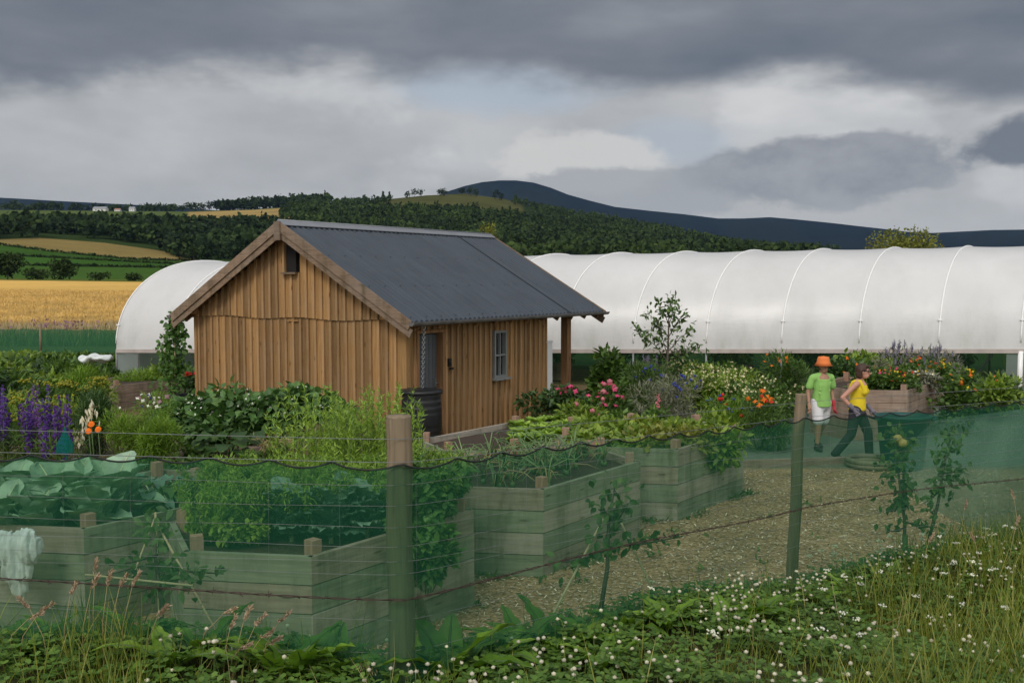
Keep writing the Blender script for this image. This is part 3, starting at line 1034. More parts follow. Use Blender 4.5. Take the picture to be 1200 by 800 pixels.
low = mix(nt, mass(-.02, .185, .11, .022, .5, .75), low, (.42, .49, .58))
low = mix(nt, mass(.155, .132, .07, .022, .5, .6), low, (.42, .48, .56))
low = mix(nt, mass(.07, .115, .085, .030, .18, .9), low, (.63, .62, .60))
low = mix(nt, mass(.12, .085, .14, .024, .16, .8), low, (.35, .362, .385))
low = mix(nt, mass(.30, .105, .125, .036, .16, .9), low, ramp(nt, math_(nt, 'ADD', math_(nt, 'MULTIPLY', bil2, .5), math_(nt, 'MULTIPLY', fine, .5)), [(.36, (.22, .232, .262)), (.62, (.36, .37, .392))]))
low = mix(nt, mass(.455, .118, .055, .024, .25, .95), low, (.15, .165, .20))
low = mix(nt, math_(nt, 'MULTIPLY', math_(nt, 'SUBTRACT', 1.0, sstep(Z_, .0, .10)), .35), low, (.36, .37, .385))
# dark rain deck above
edge = math_(nt, 'SUBTRACT', .197, math_(nt, 'MULTIPLY', math_(nt, 'MULTIPLY', X_, X_), .20))
edge = math_(nt, 'SUBTRACT', edge, math_(nt, 'MULTIPLY', X_, .022))
edge = math_(nt, 'ADD', edge, math_(nt, 'MULTIPLY', math_(nt, 'SUBTRACT', bil, .5), .085))
edge = math_(nt, 'ADD', edge, math_(nt, 'MULTIPLY', math_(nt, 'SUBTRACT', fine, .5), .016))
deck = sstep(Z_, math_(nt, 'SUBTRACT', edge, .016), math_(nt, 'ADD', edge, .022))
deckcol = ramp(nt, math_(nt, 'ADD', math_(nt, 'MULTIPLY', deckN, .6), math_(nt, 'MULTIPLY', deckF, .4)),
               [(.32, (.115, .138, .170)), (.5, (.20, .217, .245)), (.66, (.31, .325, .345))])
deckcol = mix(nt, math_(nt, 'MULTIPLY', math_(nt, 'SUBTRACT', 1.0, sstep(math_(nt, 'SUBTRACT', Z_, edge), .0, .07)), .55), deckcol, (.135, .15, .185))
front = mix(nt, deck, low, deckcol)
# the sky behind the photographer is broken and brighter
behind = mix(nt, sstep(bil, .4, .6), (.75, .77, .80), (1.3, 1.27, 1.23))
zen = sstep(Z_, .45, .8)
front = mix(nt, zen, front, (.62, .64, .68))
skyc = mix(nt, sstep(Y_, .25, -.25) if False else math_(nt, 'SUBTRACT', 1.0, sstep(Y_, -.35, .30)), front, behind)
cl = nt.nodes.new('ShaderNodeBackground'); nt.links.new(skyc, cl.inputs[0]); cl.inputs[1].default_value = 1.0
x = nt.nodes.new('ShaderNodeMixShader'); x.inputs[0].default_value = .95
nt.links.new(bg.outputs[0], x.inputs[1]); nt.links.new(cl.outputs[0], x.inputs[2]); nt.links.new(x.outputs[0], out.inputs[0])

sd = bpy.data.lights.new('sun', 'SUN'); sd.energy = 1.5; sd.angle = R(18); sd.color = (1, .95, .87)
so = bpy.data.objects.new('sun', sd); C.objects.link(so)
so.rotation_euler = SUN.to_track_quat('Z', 'Y').to_euler()
so.location = (0, 0, 30)

cd = bpy.data.cameras.new('camera'); co = bpy.data.objects.new('camera', cd); C.objects.link(co)
cd.sensor_width = 36; cd.lens = F / 1200 * 36
cd.clip_start = .05; cd.clip_end = 20000
co.location = (0, 0, EYE); co.rotation_euler = (PI / 2 - PITCH, 0, 0)
S.camera = co
S.view_settings.view_transform = 'Standard'
S.view_settings.look = 'None'
S.view_settings.exposure = 0
S.view_settings.gamma = 1
S.cycles.max_bounces = 5
S.cycles.diffuse_bounces = 3
S.cycles.glossy_bounces = 2
S.cycles.transmission_bounces = 3
S.cycles.volume_bounces = 0
S.cycles.transparent_max_bounces = 12
S.cycles.use_denoising = True

# ------------------------------------------------------------------ timber shed (built at the origin, then set in place)
shed = thing('timber_shed', (0, 0, 0), 'larch-clad wooden shed with dark corrugated roof and open porch', 'shed')
SL, SW, EZ, RZ = 4.7, 5.65, 2.24, 4.07
OH = .4
slope = (RZ - EZ) / (SW / 2 + OH)


def roof_z(y):                                   # underside of roof
    return EZ + slope * ((y if y < SW / 2 else SW - y) + OH) - .10


# gable wall: lower and upper board courses (with an owl hole)
mb = MB()
mbt = MB()
per = .20
k = 0
y = 0.0
hole = (2.64, 2.94, 3.13, 3.73)
while y < SW - .01:
    for (w_, pr, yy, mb_) in ((.155, .0, y + .10, mb), (.058, .036, y, mbt)):
        a, b2 = max(yy - w_ / 2, 0.0), min(yy + w_ / 2, SW)
        if b2 - a < .02: continue
        tj = 2.30 + .02 * math.sin(yy * 3)
        mb_.box((-.012 - pr / 2 - .003, (a + b2) / 2, tj / 2), (.022 + pr, b2 - a, tj))
        top = min(roof_z(a), roof_z(b2))
        segs = [(tj - .06, top)]
        if b2 > hole[0] - .02 and a < hole[1] + .02: segs = [(tj - .06, hole[2]), (hole[3], top)]
        for z0, z1 in segs:
            if z1 > z0 + .02:
                mb_.box((-.046 - pr / 2 - .003, (a + b2) / 2, (z0 + z1) / 2), (.026 + pr, b2 - a, z1 - z0))
    y += per
mb.box((-.02, 2.79, 2.19), (.10, .30, .02))
mb.build('gable_cladding', M['clad'], shed)
mbt.build('gable_batten', M['batten'], shed)
mb = MB()
for a, b2 in ((0, SW), ):
    poly = [(0, 0), (SW, 0), (SW, roof_z(SW)), (SW / 2, roof_z(SW / 2)), (0, roof_z(0))]
for xx in (.002, SL):
    V = [(xx + dx, p[0], p[1]) for dx in (0, .08) for p in poly]
    mb.add(V, [(0, 1, 2, 3, 4), (9, 8, 7, 6, 5)] + [(i_, (i_ + 1) % 5 + 0, (i_ + 1) % 5 + 5, i_ + 5) for i_ in range(5)])
mb.box((SL / 2, SW - .04, 1.15), (SL, .08, 2.3))
mb.build('wall_core', M['dark'], shed)
# owl hole
o = MB()
o.box((-.02, 2.79, 3.43), (.12, .25, .60))
hb = o.build('owl_hole', M['dark'], shed)
o = MB(); o.box((-.11, 2.79, 3.115), (.14, .40, .035)); o.build('sill', M['barge'], hb)
# long wall battens with door and window openings
door = (.27, 1.0, 2.0)
win = (2.74, 3.19, .98, 1.95)
mb = MB()
mbt = MB()
xx = .03
while xx < SL - .02:
    for (w_, pr, q, mb_) in ((.135, .0, xx + .09, mb), (.058, .036, xx, mbt)):
        a, b2 = max(q - w_ / 2, 0.0), min(q + w_ / 2, SL)
        if b2 - a < .02: continue
        segs = [(0.02, roof_z(0) - .02)]
        if b2 > door[0] and a < door[1]:
            segs = [(door[2], segs[0][1])]
            if a < door[0] - .02: segs.append((.02, door[2])); b2 = door[0]
            elif b2 > door[1] + .02: segs.append((.02, door[2])); a = door[1]
        if b2 > win[0] and a < win[1]: segs = [(.02, win[2]), (win[3], roof_z(0) - .02)]
        for z0, z1 in segs:
            mb_.box(((a + b2) / 2, -.012 - pr / 2, (z0 + z1) / 2), (b2 - a, .022 + pr, z1 - z0))
    xx += .185
mb.build('side_cladding', M['clad'], shed)
mbt.build('side_batten', M['batten'], shed)
mb = MB()
for a, b2, z0, z1 in ((0, door[0], 0, 2.3), (door[0], door[1], door[2], 2.3), (door[1], win[0], 0, 2.3), (win[0], win[1], 0, win[2]), (win[0], win[1], win[3], 2.3), (win[1], SL, 0, 2.3)):
    mb.box(((a + b2) / 2, .045, (z0 + z1) / 2), (b2 - a, .08, z1 - z0))
mb.build('side_wall_core', M['frame'], shed)
for c_, s_ in (((-.03, -.03, 1.15), (.10, .10, 2.3)), ((SL + .02, -.03, 1.15), (.08, .09, 2.3)), ((-.03, SW + .03, 1.15), (.10, .08, 2.3))):
    mb = MB(); mb.box(c_, s_); mb.build('corner_board', M['clad'], shed)
# door: grey, set back in its frame
mb = MB(); mb.box((.635, .10, 1.0), (.70, .04, 1.96))
for q in range(6): mb.box((.34 + q * .118, .075, 1.0), (.105, .02, 1.94))
dr = mb.build('door', M['doorgrey'], shed)
mb = MB(); mb.box((.93, .05, 1.05), (.03, .03, .16)); mb.tube([(.93, .04, 1.05), (.93, -.01, 1.05), (.84, -.015, 1.05)], .012); mb.build('handle', M['galv'], dr)
mb = MB(); mb.box((.255, -.01, 1.01), (.06, .16, 2.02)); mb.box((1.03, -.01, 1.01), (.09, .16, 2.02)); mb.box((.64, -.01, 2.035), (.85, .16, .06))
mb.build('door_frame', M['frame'], shed)
mb = MB(); mb.box((1.20, -.075, 1.42), (.075, .06, .15)); mb.box((1.20, -.11, 1.40), (.04, .02, .06)); mb.box((1.26, -.085, 1.30), (.10, .03, .04)); mb.build('key_safe', M['black'], shed)
# window
wx, wz = (win[0] + win[1]) / 2, (win[2] + win[3]) / 2
mb = MB()
for q in (win[0] + .025, win[1] - .025): mb.box((q, -.02, wz), (.05, .09, win[3] - win[2]))
for q in (win[2] + .025, win[3] - .025): mb.box((wx, -.02, q), (win[1] - win[0] - .1, .085, .05))
mb.box((wx, -.02, wz - .02), (win[1] - win[0] - .1, .07, .035)); mb.box((wx, -.018, wz), (.025, .06, win[3] - win[2] - .1))
wn_ = mb.build('window', M['winframe'], shed)
mb = MB(); mb.box((wx, .03, wz), (win[1] - win[0], .012, win[3] - win[2])); mb.build('pane', M['glass'], wn_)
mb = MB(); mb.box((wx, -.07, win[2] - .02), (win[1] - win[0] + .14, .16, .035)); mb.build('sill', M['winframe'], wn_)
# roof: corrugated sheets
X0, X1 = -.36, 6.72
nxr = 280
for side in (0, 1):
    mb = MB()
    gx = np.linspace(X0, X1, nxr * 2)
    gy = np.array([0, .33, .66, 1.0])
    corr = .018 * np.sin((gx - X0) * 2 * PI / .146)
    V = []
    for t_ in gy:
        yv = -OH + t_ * (SW / 2 + OH)
        zv = EZ + t_ * (RZ - EZ)
        yy = yv if side == 0 else SW - yv
        V.append(np.stack([gx, np.full(len(gx), yy), zv + corr + .02], 1))
    for t_ in gy:
        yv = -OH + t_ * (SW / 2 + OH); zv = EZ + t_ * (RZ - EZ)
        yy = yv if side == 0 else SW - yv
        V.append(np.stack([gx, np.full(len(gx), yy), np.full(len(gx), zv - .03)], 1))
    n_ = len(gx)
    fs = []
    for lay in (0, 4):
        for r_ in range(3):
            ii = (lay + r_) * n_ + np.arange(n_ - 1)
            fs.append(np.stack([ii, ii + 1, ii + n_ + 1, ii + n_], 1))
    mb.add(np.concatenate(V), np.concatenate(fs), 0, True)
    ii = np.arange(n_ - 1)
    mb.add(np.concatenate([V[0], V[4]]), np.stack([ii, ii + 1, ii + n_ + 1, ii + n_], 1))
    P = []
    for t_ in (.03, .33, .64, .93):
        for q in np.arange(X0 + .14, X1, .44):
            yv = -OH + t_ * (SW / 2 + OH)
            P.append((q, yv if side == 0 else SW - yv, EZ + t_ * (RZ - EZ) + .04))
    balls(mb, P, .012)
    for q in (X0 + 5.55,):
        a = (q, -OH if side == 0 else SW + OH, EZ + .035); c_ = (q, SW / 2, RZ + .035)
        mb.bar(a, c_, .022, .012)
    mb.build('roof_sheet', M['roof'], shed)
# ridge flashing
mb = MB()
for s in (-1, 1):
    d = Vector((0, s, -slope)).normalized()
    p0 = Vector((X0 - .02, SW / 2, RZ + .06)); p1 = Vector((X1 + .02, SW / 2, RZ + .06))
    nrm = Vector((0, s * slope, 1)).normalized()
    for z_ in (0, ):
        a0, a1 = p0 + d * .01, p1 + d * .01
        b0, b1 = p0 + d * .20, p1 + d * .20
        mb.add([a0, a1, b1, b0, a0 - nrm * .012, a1 - nrm * .012, b1 - nrm * .012, b0 - nrm * .012],
               [(0, 1, 2, 3), (7, 6, 5, 4), (3, 2, 6, 7), (0, 3, 7, 4), (1, 5, 6, 2)])
mb.tube([(X0 - .02, SW / 2, RZ + .055), (X1 + .02, SW / 2, RZ + .055)], .022, 8)
mb.build('ridge_cap', M['zinc'], shed)
# bargeboards, two laps each side, both ends
for xe, sgn in ((X0, -1), (X1, 1)):
    mb = MB()
    for side in (0, 1):
        f = (lambda v: v) if side == 0 else (lambda v: SW - v)
        for lay, (dz_, w_, th) in enumerate(((-.055, .17, .03), (-.20, .15, .03))):
            xo = xe + sgn * (.018 if lay == 0 else -.012)
            a = Vector((xo, f(-OH - .02), EZ + dz_)); b2 = Vector((xo, SW / 2, RZ + dz_ + .01))
            mb.bar(a, b2, th, w_, up=(0, -slope * (1 if side == 0 else -1), 1))
    mb.box((xe + sgn * .045, SW / 2, RZ - .15), (.03, .16, .36))
    mb.build('bargeboard', M['barge'], shed)
# rafter tails, soffit and fascia
mb = MB()
for side in (0, 1):
    f = (lambda v: v) if side == 0 else (lambda v: SW - v)
    for q in np.arange(X0 + .3, X1, .6):
        mb.bar((q, f(-OH + .03), EZ - .09), (q, f(.5), EZ - .09 + slope * (.5 + OH - .03)), .05, .12, up=(0, 0, 1))
    mb.box(((X0 + X1) / 2, f(.05), EZ - .02 + slope * .2), (X1 - X0 - .1, .09, .12))
for q in (4.9, 5.86):
    mb.box((q, SW / 2, EZ + .08), (.09, SW - .2, .14))
mb.build('rafter', M['frame'], shed)
# gutter
mb = MB()
an = np.linspace(PI, 2 * PI, 7)
for side in (0, 1):
    yc = -OH - .07 if side == 0 else SW + OH + .07
    for x0_, x1_ in ((X0 - .05, X1 + .08),):
        V = [(xv, yc + r_ * math.cos(a), EZ - .0 + r_ * math.sin(a)) for xv in (x0_, x1_) for r_ in (.065, .055) for a in an]
        fs = [(k_, k_ + 1, k_ + 15, k_ + 14) for k_ in range(6)] + [(k_ + 1 + 7, k_ + 7, k_ + 21, k_ + 22) for k_ in range(6)]
        fs += [tuple(range(0, 7)), tuple(range(14, 21))]
        mb.add(V, fs)
mb.build('gutter', M['gutter'], shed)
# porch posts, beam, deck and back-of-porch panel
for q in (.1, SW - .1):
    mb = MB(); mb.box((5.86, q, 1.12), (.17, .17, 2.24)); mb.build('porch_post', M['frame'], shed)
mb = MB(); mb.box((5.3, .1, EZ - .02), (1.4, .12, .16)); mb.build('porch_beam', M['frame'], shed)
mb = MB()
for q in range(9): mb.box((SL + .14 + q * .145, SW / 2, .09), (.135, SW, .04))
mb.build('porch_deck', M['plank_old'], shed)
shed.location = (-1.92, 17.9, 0)
shed.rotation_euler = (0, 0, math.atan2(.833, .554))
e1 = Vector((.554, .833, 0)).normalized(); e2 = Vector((-e1.y, e1.x, 0))
SO = Vector((-1.92, 17.9, 0))


def sp_(x, y, z): return SO + e1 * x + e2 * y + Vector((0, 0, z))


# white panel and log stack in the porch
p = sp_(4.86, -.05, 1.02)
mb = MB(); mb.box(p, (.26, .03, 1.25), rz=math.atan2(e1.y, e1.x)); mb.box(p + Vector((0, 0, .6)), (.28, .05, .03), rz=math.atan2(e1.y, e1.x)); mb.box(p - Vector((0, 0, .6)), (.28, .05, .03), rz=math.atan2(e1.y, e1.x))
tag(mb.build('white_board', M['whiteboard']), 'narrow upright white board leaning at the porch corner', 'board')
t = thing('timber_stack', sp_(5.5, .9, .11), 'stack of offcut planks stored under the porch roof', 'timber stack')
mb = MB()
for q in range(26):
    a = sp_(5.15 + random.uniform(0, .75), .35 + random.uniform(0, .25), .16 + .035 * q)
    L_ = random.uniform(.8, 1.5)
    mb.bar(a, a + e2 * L_ + e1 * random.uniform(-.15, .15), random.uniform(.1, .2), .032)
mb.build('plank', M['plank_old'], t)

# water butt and rain chain
p = sp_(-.14, -.47, 0)
t = thing('water_butt', p, 'black ribbed plastic water butt at the shed corner', 'water butt')
mb = MB()
prof_ = [(.0, .0), (.31, 0), (.33, .05)]
for q in range(8):
    z_ = .1 + q * .11
    prof_ += [(.345 + .02 * math.sin(q / 7 * PI), z_), (.3455 + .02 * math.sin(q / 7 * PI), z_ + .03), (.3455 + .02 * math.sin(q / 7 * PI), z_ + .07), (.345 + .02 * math.sin(q / 7 * PI), z_ + .10)]
prof_ += [(.34, .98), (.34, 1.0)]
mb.lathe([(r_, z_ + p.z) for r_, z_ in prof_], (p.x, p.y, 0), 28)
body = mb.build('barrel', M['black'], t)
mb = MB(); mb.lathe([(.37, .985), (.385, .99), (.385, 1.03), (.36, 1.05), (.10, 1.075), (.0, 1.075)], (p.x, p.y, 0), 28); mb.build('lid', M['black'], t)
c0 = sp_(-.05, -.47, 2.2); c1_ = Vector((p.x + .02, p.y, 1.08))
mb = MB()
nl = 26
for q in range(nl):
    a = c0.lerp(c1_, q / nl); b2 = c0.lerp(c1_, (q + .85) / nl)
    mid = (a + b2) / 2
    hh = (a - b2).length / 2 * 1.25
    an_ = np.linspace(0, 2 * PI, 9)
    axx = Vector((1, 0, 0)) if q % 2 else Vector((0, 1, 0))
    mb.tube([mid + axx * (.026 * math.cos(v)) + Vector((0, 0, hh * math.sin(v))) for v in an_], .009, 5)
tag(mb.build('rain_chain', M['galv']), 'metal rain chain hanging from the gutter into the water butt', 'rain chain')

# ------------------------------------------------------------------ polytunnel
TB0 = np.array([-12.37, 31.0]); TB1 = np.array([13.26, 25.85])       # base line of the white cover at both ends
hd = np.array([840 / F, 1.0]); hd /= np.linalg.norm(hd)
HALF, RISE, NB = 3.5, 2.85, 13
tun = thing('polytunnel', (0, 28.5, 0), 'long white polythene tunnel with hooped roof and green side netting', 'polytunnel')


def rail_z(f): return .76 + (1.13 - .76) * f


def tp(f, th, sag=1.0):
    b_ = TB0 + (TB1 - TB0) * f
    w_ = HALF * (1 - sag * math.cos(th)) if True else 0
    e_ = abs(math.cos(th)) ** .92 * (1 if math.cos(th) > 0 else -1)
    w_ = HALF * (1 - e_ * sag)
    z_ = rail_z(f) + RISE * (math.sin(th) ** .92 if math.sin(th) > 0 else 0) * sag
    return (b_[0] + hd[0] * w_, b_[1] + hd[1] * w_, z_)


# bay positions: from the photo's hoop spacing the bays are even
FB = [k_ / NB for k_ in range(NB + 2)]
NT, NS = 40, 8
fs_ = []
for k_ in range(len(FB) - 1):
    for s_ in range(NS): fs_.append((FB[k_] + (FB[k_ + 1] - FB[k_]) * s_ / NS, s_ / NS))
fs_.append((FB[-1], 0))
V = []
for f_, s_ in fs_:
    sg = 1 - .014 * (math.sin(PI * s_) ** .8 if 0 < s_ < 1 else 0)
    for q in range(NT + 1):
        th = PI * q / NT
        ss = 1 - (1 - sg) * min(1, math.sin(th) * 2.2)
        V.append(tp(f_, th, ss))
nx = NT + 1
i = np.arange(len(fs_) - 1)[:, None] * nx
j = np.arange(NT)[None]
Q = np.stack([i + j, i + nx + j, i + nx + j + 1, i + j + 1], -1).reshape(-1, 4)
mb = MB().add(V, Q, 0, True)
mb.build('cover', M['poly'], tun)
for f_ in FB:
    mb = MB()
    P = [tp(f_, PI * q / 48, 1.0035) for q in range(1, 48)]
    mb.tube(P, .021, 6)
    hp = mb.build('hoop', M['hoop'], tun)
    a = tp(f_, PI * .082, 1.006)
    mb = MB(); mb.box((a[0], a[1], a[2]), (.11, .05, .035)); mb.build('clamp', M['hoop'], hp)
mb = MB()
for th in (0, PI):
    a, b2 = Vector(tp(0, th)), Vector(tp(FB[-1], th))
    mb.bar(a, b2, .07, .11)
mb.build('side_rail', M['rail'], tun)
for k_, f_ in enumerate(FB):
    for th in (0, PI):
        a = tp(f_, th)
        mb = MB(); mb.tube([(a[0], a[1], -.1), (a[0], a[1], a[2])], .032 if k_ < NB else .07, 8)
        mb.build('side_post', M['galv'] if k_ < NB else M['hoop'], tun)
for th, nm_ in ((0, 'side_netting'), (PI, 'side_netting')):
    mb = MB()
    f0 = .03 if th == 0 else 0
    fq = np.linspace(f0, .985 if th == 0 else FB[-1], 80)
    V = []
    for f_ in fq:
        a = tp(f_, th)
        V += [(a[0], a[1] + .02 * math.sin(f_ * 90), a[2] - .05), (a[0], a[1] + .03 * math.sin(f_ * 70), 0.02)]
    ii = np.arange(79) * 2
    mb.add(V, np.stack([ii, ii + 1, ii + 3, ii + 2], 1), 0, True)
    mb.build(nm_, M['net_tunnel'] if th == 0 else M['net_far'], tun)
for f0, f1 in ((.001, .028), (.987, FB[-1])):
    a, b2 = tp(f0, 0), tp(f1, 0)
    mb = MB()
    V = []
    for q in np.linspace(0, 1, 8):
        p_ = Vector(a).lerp(Vector(b2), q)
        V += [(p_.x, p_.y + .015 * math.sin(q * 9), p_.z - .05), (p_.x, p_.y, .02)]
    ii = np.arange(7) * 2
    mb.add(V, np.stack([ii, ii + 1, ii + 3, ii + 2], 1), 0, True)
    mb.build('clear_panel', M['clear'], tun)
for f_ in (0.0, FB[-1]):
    arc = [tp(f_, PI * q / 30) for q in range(31)]
    mb = MB()
    V = [(p_[0] + (TB1 - TB0)[0] * s_ * 1e-3, p_[1], p_[2]) for s_ in (0, ) for p_ in arc] + [(arc[-1][0], arc[-1][1], 0), (arc[0][0], arc[0][1], 0)]
    mb.add(V, [tuple(range(len(V)))])
    mb.build('end_wall', M['poly'], tun)
# bracing strut and lean-to light seen through the netting
mb = MB(); a = at(1137, 448, 27.2); b2 = at(1163, 415, 27.6); mb.tube([a, b2], .035, 6); mb.build('brace', M['galv'], tun)

# beds and greenery inside the tunnel
for k_ in range(9):
    f_ = .10 + k_ * .098
    b_ = TB0 + (TB1 - TB0) * f_ + hd * random.uniform(1.3, 2.0)
    t = thing('tunnel_bed', (b_[0], b_[1], 0), 'boxed growing bed full of greenery inside the polytunnel', 'planter', 'planter boxes inside the tunnel')
    mb = MB()
    for q in range(2): mb.box((b_[0], b_[1], .15 + .24 * q), (1.5, .8, .225), rz=-.2)
    mb.build('box', M['plank_old'], t)
    mb = MB()
    cloud(mb, (b_[0], b_[1], .85), (.95, .6, .62), 420, .16, .09, 0, 8)
    mb.build('foliage', M['leaf_mid'] if k_ % 3 else M['leaf_light'], t)
for k_ in range(12):
    f_ = .05 + k_ * .078
    b_ = TB0 + (TB1 - TB0) * f_ + hd * random.uniform(3.0, 5.0)
    t = thing('tunnel_tomato_plant', (b_[0], b_[1], 0), 'tall leafy vine plant trained up inside the polytunnel', 'plant', 'tall plants inside the tunnel')
    mb = MB(); cloud(mb, (b_[0], b_[1], .85), (.75, .6, .9), 380, .2, .11, 0, 8); mb.build('foliage', M['leaf_mid'], t)
    mb = MB(); mb.tube([(b_[0], b_[1], 0), (b_[0] + .05, b_[1], 1.6)], .015, 5); mb.build('stem', M['stem'], t)

# ------------------------------------------------------------------ raised beds
U = np.array([.6, .8])


def hexbed(B, zt, label, side=1.95, tip=1.04, front=None, h=None, group='hexagonal timber raised beds', mat='plank', cph=.10):
    B = np.array(B[:2])
    a0 = math.atan2(.8, .6)
    d = lambda deg: np.array([math.cos(a0 + R(deg)), math.sin(a0 + R(deg))])
    Cc = B + U * side
    A = B + d(118.5) * tip
    Fv = A + d(61.5) * tip
    E = Fv + U * side
    D = Cc + d(61.5) * tip
    V = [B, Cc, D, E, Fv, A]
    cen = sum(V) / 6
    t = thing('raised_bed', (cen[0], cen[1], 0), label, 'raised bed', group)
    npl = max(2, int(round(zt / .225)))
    ph = zt / npl
    pm = [M['plank_pale'], M['plank_green'], M['plank_brown']] if mat == 'plank' else [M[mat]] * 3
    for k_ in range(6):
        p0, p1 = V[k_], V[(k_ + 1) % 6]
        mb = MB()
        dd = unit(p1 - p0); nn = np.array([dd[1], -dd[0]])
        for q in range(npl):
            off = random.uniform(-.006, .006)
            a = p0 - nn * (.025 + off); b2 = p1 - nn * (.025 + off)
            mb.bar((*a, ph * (q + .5)), (*b2, ph * (q + .5)), .05, ph - .008, mat=((2, 1, 0, 1) if k_ in (0, 3) else (1, 0, 1, 2))[(q + len(label)) % 4])
        mb.build('side_panel', pm, t)
        c_ = p0 + unit(cen - p0) * .13
        mb = MB(); mb.box((c_[0], c_[1], (zt + cph) / 2), (.095, .095, zt + cph), rz=a0 + R(-60 * k_)); mb.build('corner_post', M['cpost'], t)
    mb = MB()
    inn = [cen + (v - cen) * .97 for v in V]
    mb.prism([tuple(v) for v in inn], .03, zt - .09)
    mb.build('soil', M['soil'], t)
    return t, cen, V


BED = {}
BED['b1'] = hexbed(atz(365, 652, .9), .9, 'hexagonal timber bed of kale and feathery carrot tops behind the gatepost')
BED['b2'] = hexbed(atz(637, 573, .9), .9, 'hexagonal timber bed of onions between the kale bed and the trailing bed')
BED['b3'] = hexbed(atz(795, 526, .9), .9, 'hexagonal timber bed with pale trailing foliage by the open chip yard')
BED['l1'] = hexbed((-3.62, 8.28), .9, 'hexagonal timber bed of huge cabbages with white fleece in front')
BED['l2'] = hexbed(atz(227, 560, .55), .55, 'low half-empty hexagonal bed behind the courgette leaves', mat='plank_old')
BED['l3'] = hexbed(atz(332, 524, .55), .55, 'low hexagonal bed overflowing with potato plants by the shed gable', mat='plank_old', tip=1.15)
BED['l4'] = hexbed((-6.12, 13.1), .55, 'low hexagonal bed of larkspur and fennel with orange marigolds', mat='plank_old')
BED['m'] = hexbed(atz(602, 529, .55), .55, 'low hexagonal lettuce bed in front of the shed window', side=2.5)
BED['l5'] = hexbed((-9.0, 22.4), .6, 'weathered plank bed beside the far end of the polytunnel', mat='plank_old')
BED['r1'] = hexbed((7.3, 18.26), .95, 'tall plank bed of bright mixed flowers beside the walking women', mat='plank_old')
# short lengths of plank between the beds
t = thing('plank_edging', atz(385, 524, 0), 'pale plank edging among the willowy green herbs', 'edging')
mb = MB(); a = atz(345, 517, .55); b2 = atz(420, 517, .55)
mb.bar((a[0], a[1], .46), (b2[0], b2[1], .46), .05, .2); mb.bar((a[0], a[1], .25), (b2[0], b2[1], .25), .05, .2); mb.build('plank', M['plank'], t)
mb = MB(); mb.box((a[0] + .02, a[1] + .08, .3), (.1, .1, .6)); mb.build('post', M['cpost'], t)
mb = MB(); a = atz(845, 548, .0); b2 = atz(1002, 543, .0)
mb.bar((a[0], a[1], .05), (b2[0], b2[1], .05), .10, .13)
tag(mb.build('log_edging', M['plank_old']), 'low timber kerb between the wood chips and the grey path', 'edging')

# ------------------------------------------------------------------ garden fence: posts, wires, netting
fence = thing('garden_fence', (0, 5, 1.1), 'post and wire garden fence hung with scalloped green windbreak netting', 'fence')


def fpt(u):                                       # point on the fence line at arclength parameter (segment units)
    k = int(min(max(math.floor(u), 0), len(FENCE) - 2)); f = u - k
    a, b_ = FENCE[k], FENCE[k + 1]
    return a[0] + (b_[0] - a[0]) * f, a[1] + (b_[1] - a[1]) * f, FS[k] + (FS[k + 1] - FS[k]) * f


seglen = [math.dist(FENCE[k], FENCE[k + 1]) for k in range(len(FENCE) - 1)]
samples_u = []
for k, L_ in enumerate(seglen):
    n_ = int(L_ / .03)
    samples_u += [k + q / n_ for q in range(n_)]
samples_u.append(len(FENCE) - 1.0)
arc, acc, prev = [], 0, None
for u in samples_u:
    p_ = fpt(u)
    if prev: acc += math.dist(p_[:2], prev[:2])
    prev = p_; arc.append(acc)
NETTOP = 2.248


def foff(u, dist):
    k = 0
    n1 = np.zeros(2)
    for du in (-.06, -.02, .02, .06):
        k = int(min(max(math.floor(u + du), 0), len(FENCE) - 2))
        dx, dy = FENCE[k + 1][0] - FENCE[k][0], FENCE[k + 1][1] - FENCE[k][1]
        n1 += np.array([dy, -dx]) / math.hypot(dx, dy)
    n1 /= np.linalg.norm(n1)
    x_, y_, s_ = fpt(u)
    return x_ + n1[0] * dist, y_ + n1[1] * dist, s_


def scallop(s_):
    t_ = (s_ % .262) / .262
    return .032 * math.sin(PI * t_) ** .8 + .006 * math.sin(s_ * 3.1)


for k, (px_, ztop, r_, lean) in enumerate([(0, 2.44, .05, 0), (1, 2.42, .045, .01), (2, 2.425, .055, -.004), (3, 2.265, .036, .016), (4, 2.22, .036, .02), (5, 2.2, .036, 0)]):
    x_, y_ = FENCE[px_]
    zb = gz(x_, y_) - .25
    mb = MB()
    zs = np.linspace(zb, ztop, 12)
    P = [(x_ + lean * (z_ - 1.6) / .6 + .004 * math.sin(z_ * 9), y_ + .0, z_) for z_ in zs]
    mb.tube(P, [r_ * (1.06 - .08 * q / 11 + .012 * math.sin(q * 2.3)) for q in range(12)], 18, cap=False)
    n_ = mb.n
    top = np.array(P[-1])
    an = np.arange(18) * 2 * PI / 18
    mb.lathe([(r_ * .985, 0), (r_ * .93, .006), (.0, .007)], top, 18)
    mb.build('post', M['fpost'], fence)
a = at(486, 694, 4.35); b_ = at(512, 768, 4.75)
mb = MB(); mb.tube([a, b_, (b_[0] + .06, b_[1] + .3, b_[2] - .25)], .028, 10); mb.build('brace_post', M['fpost'], fence)

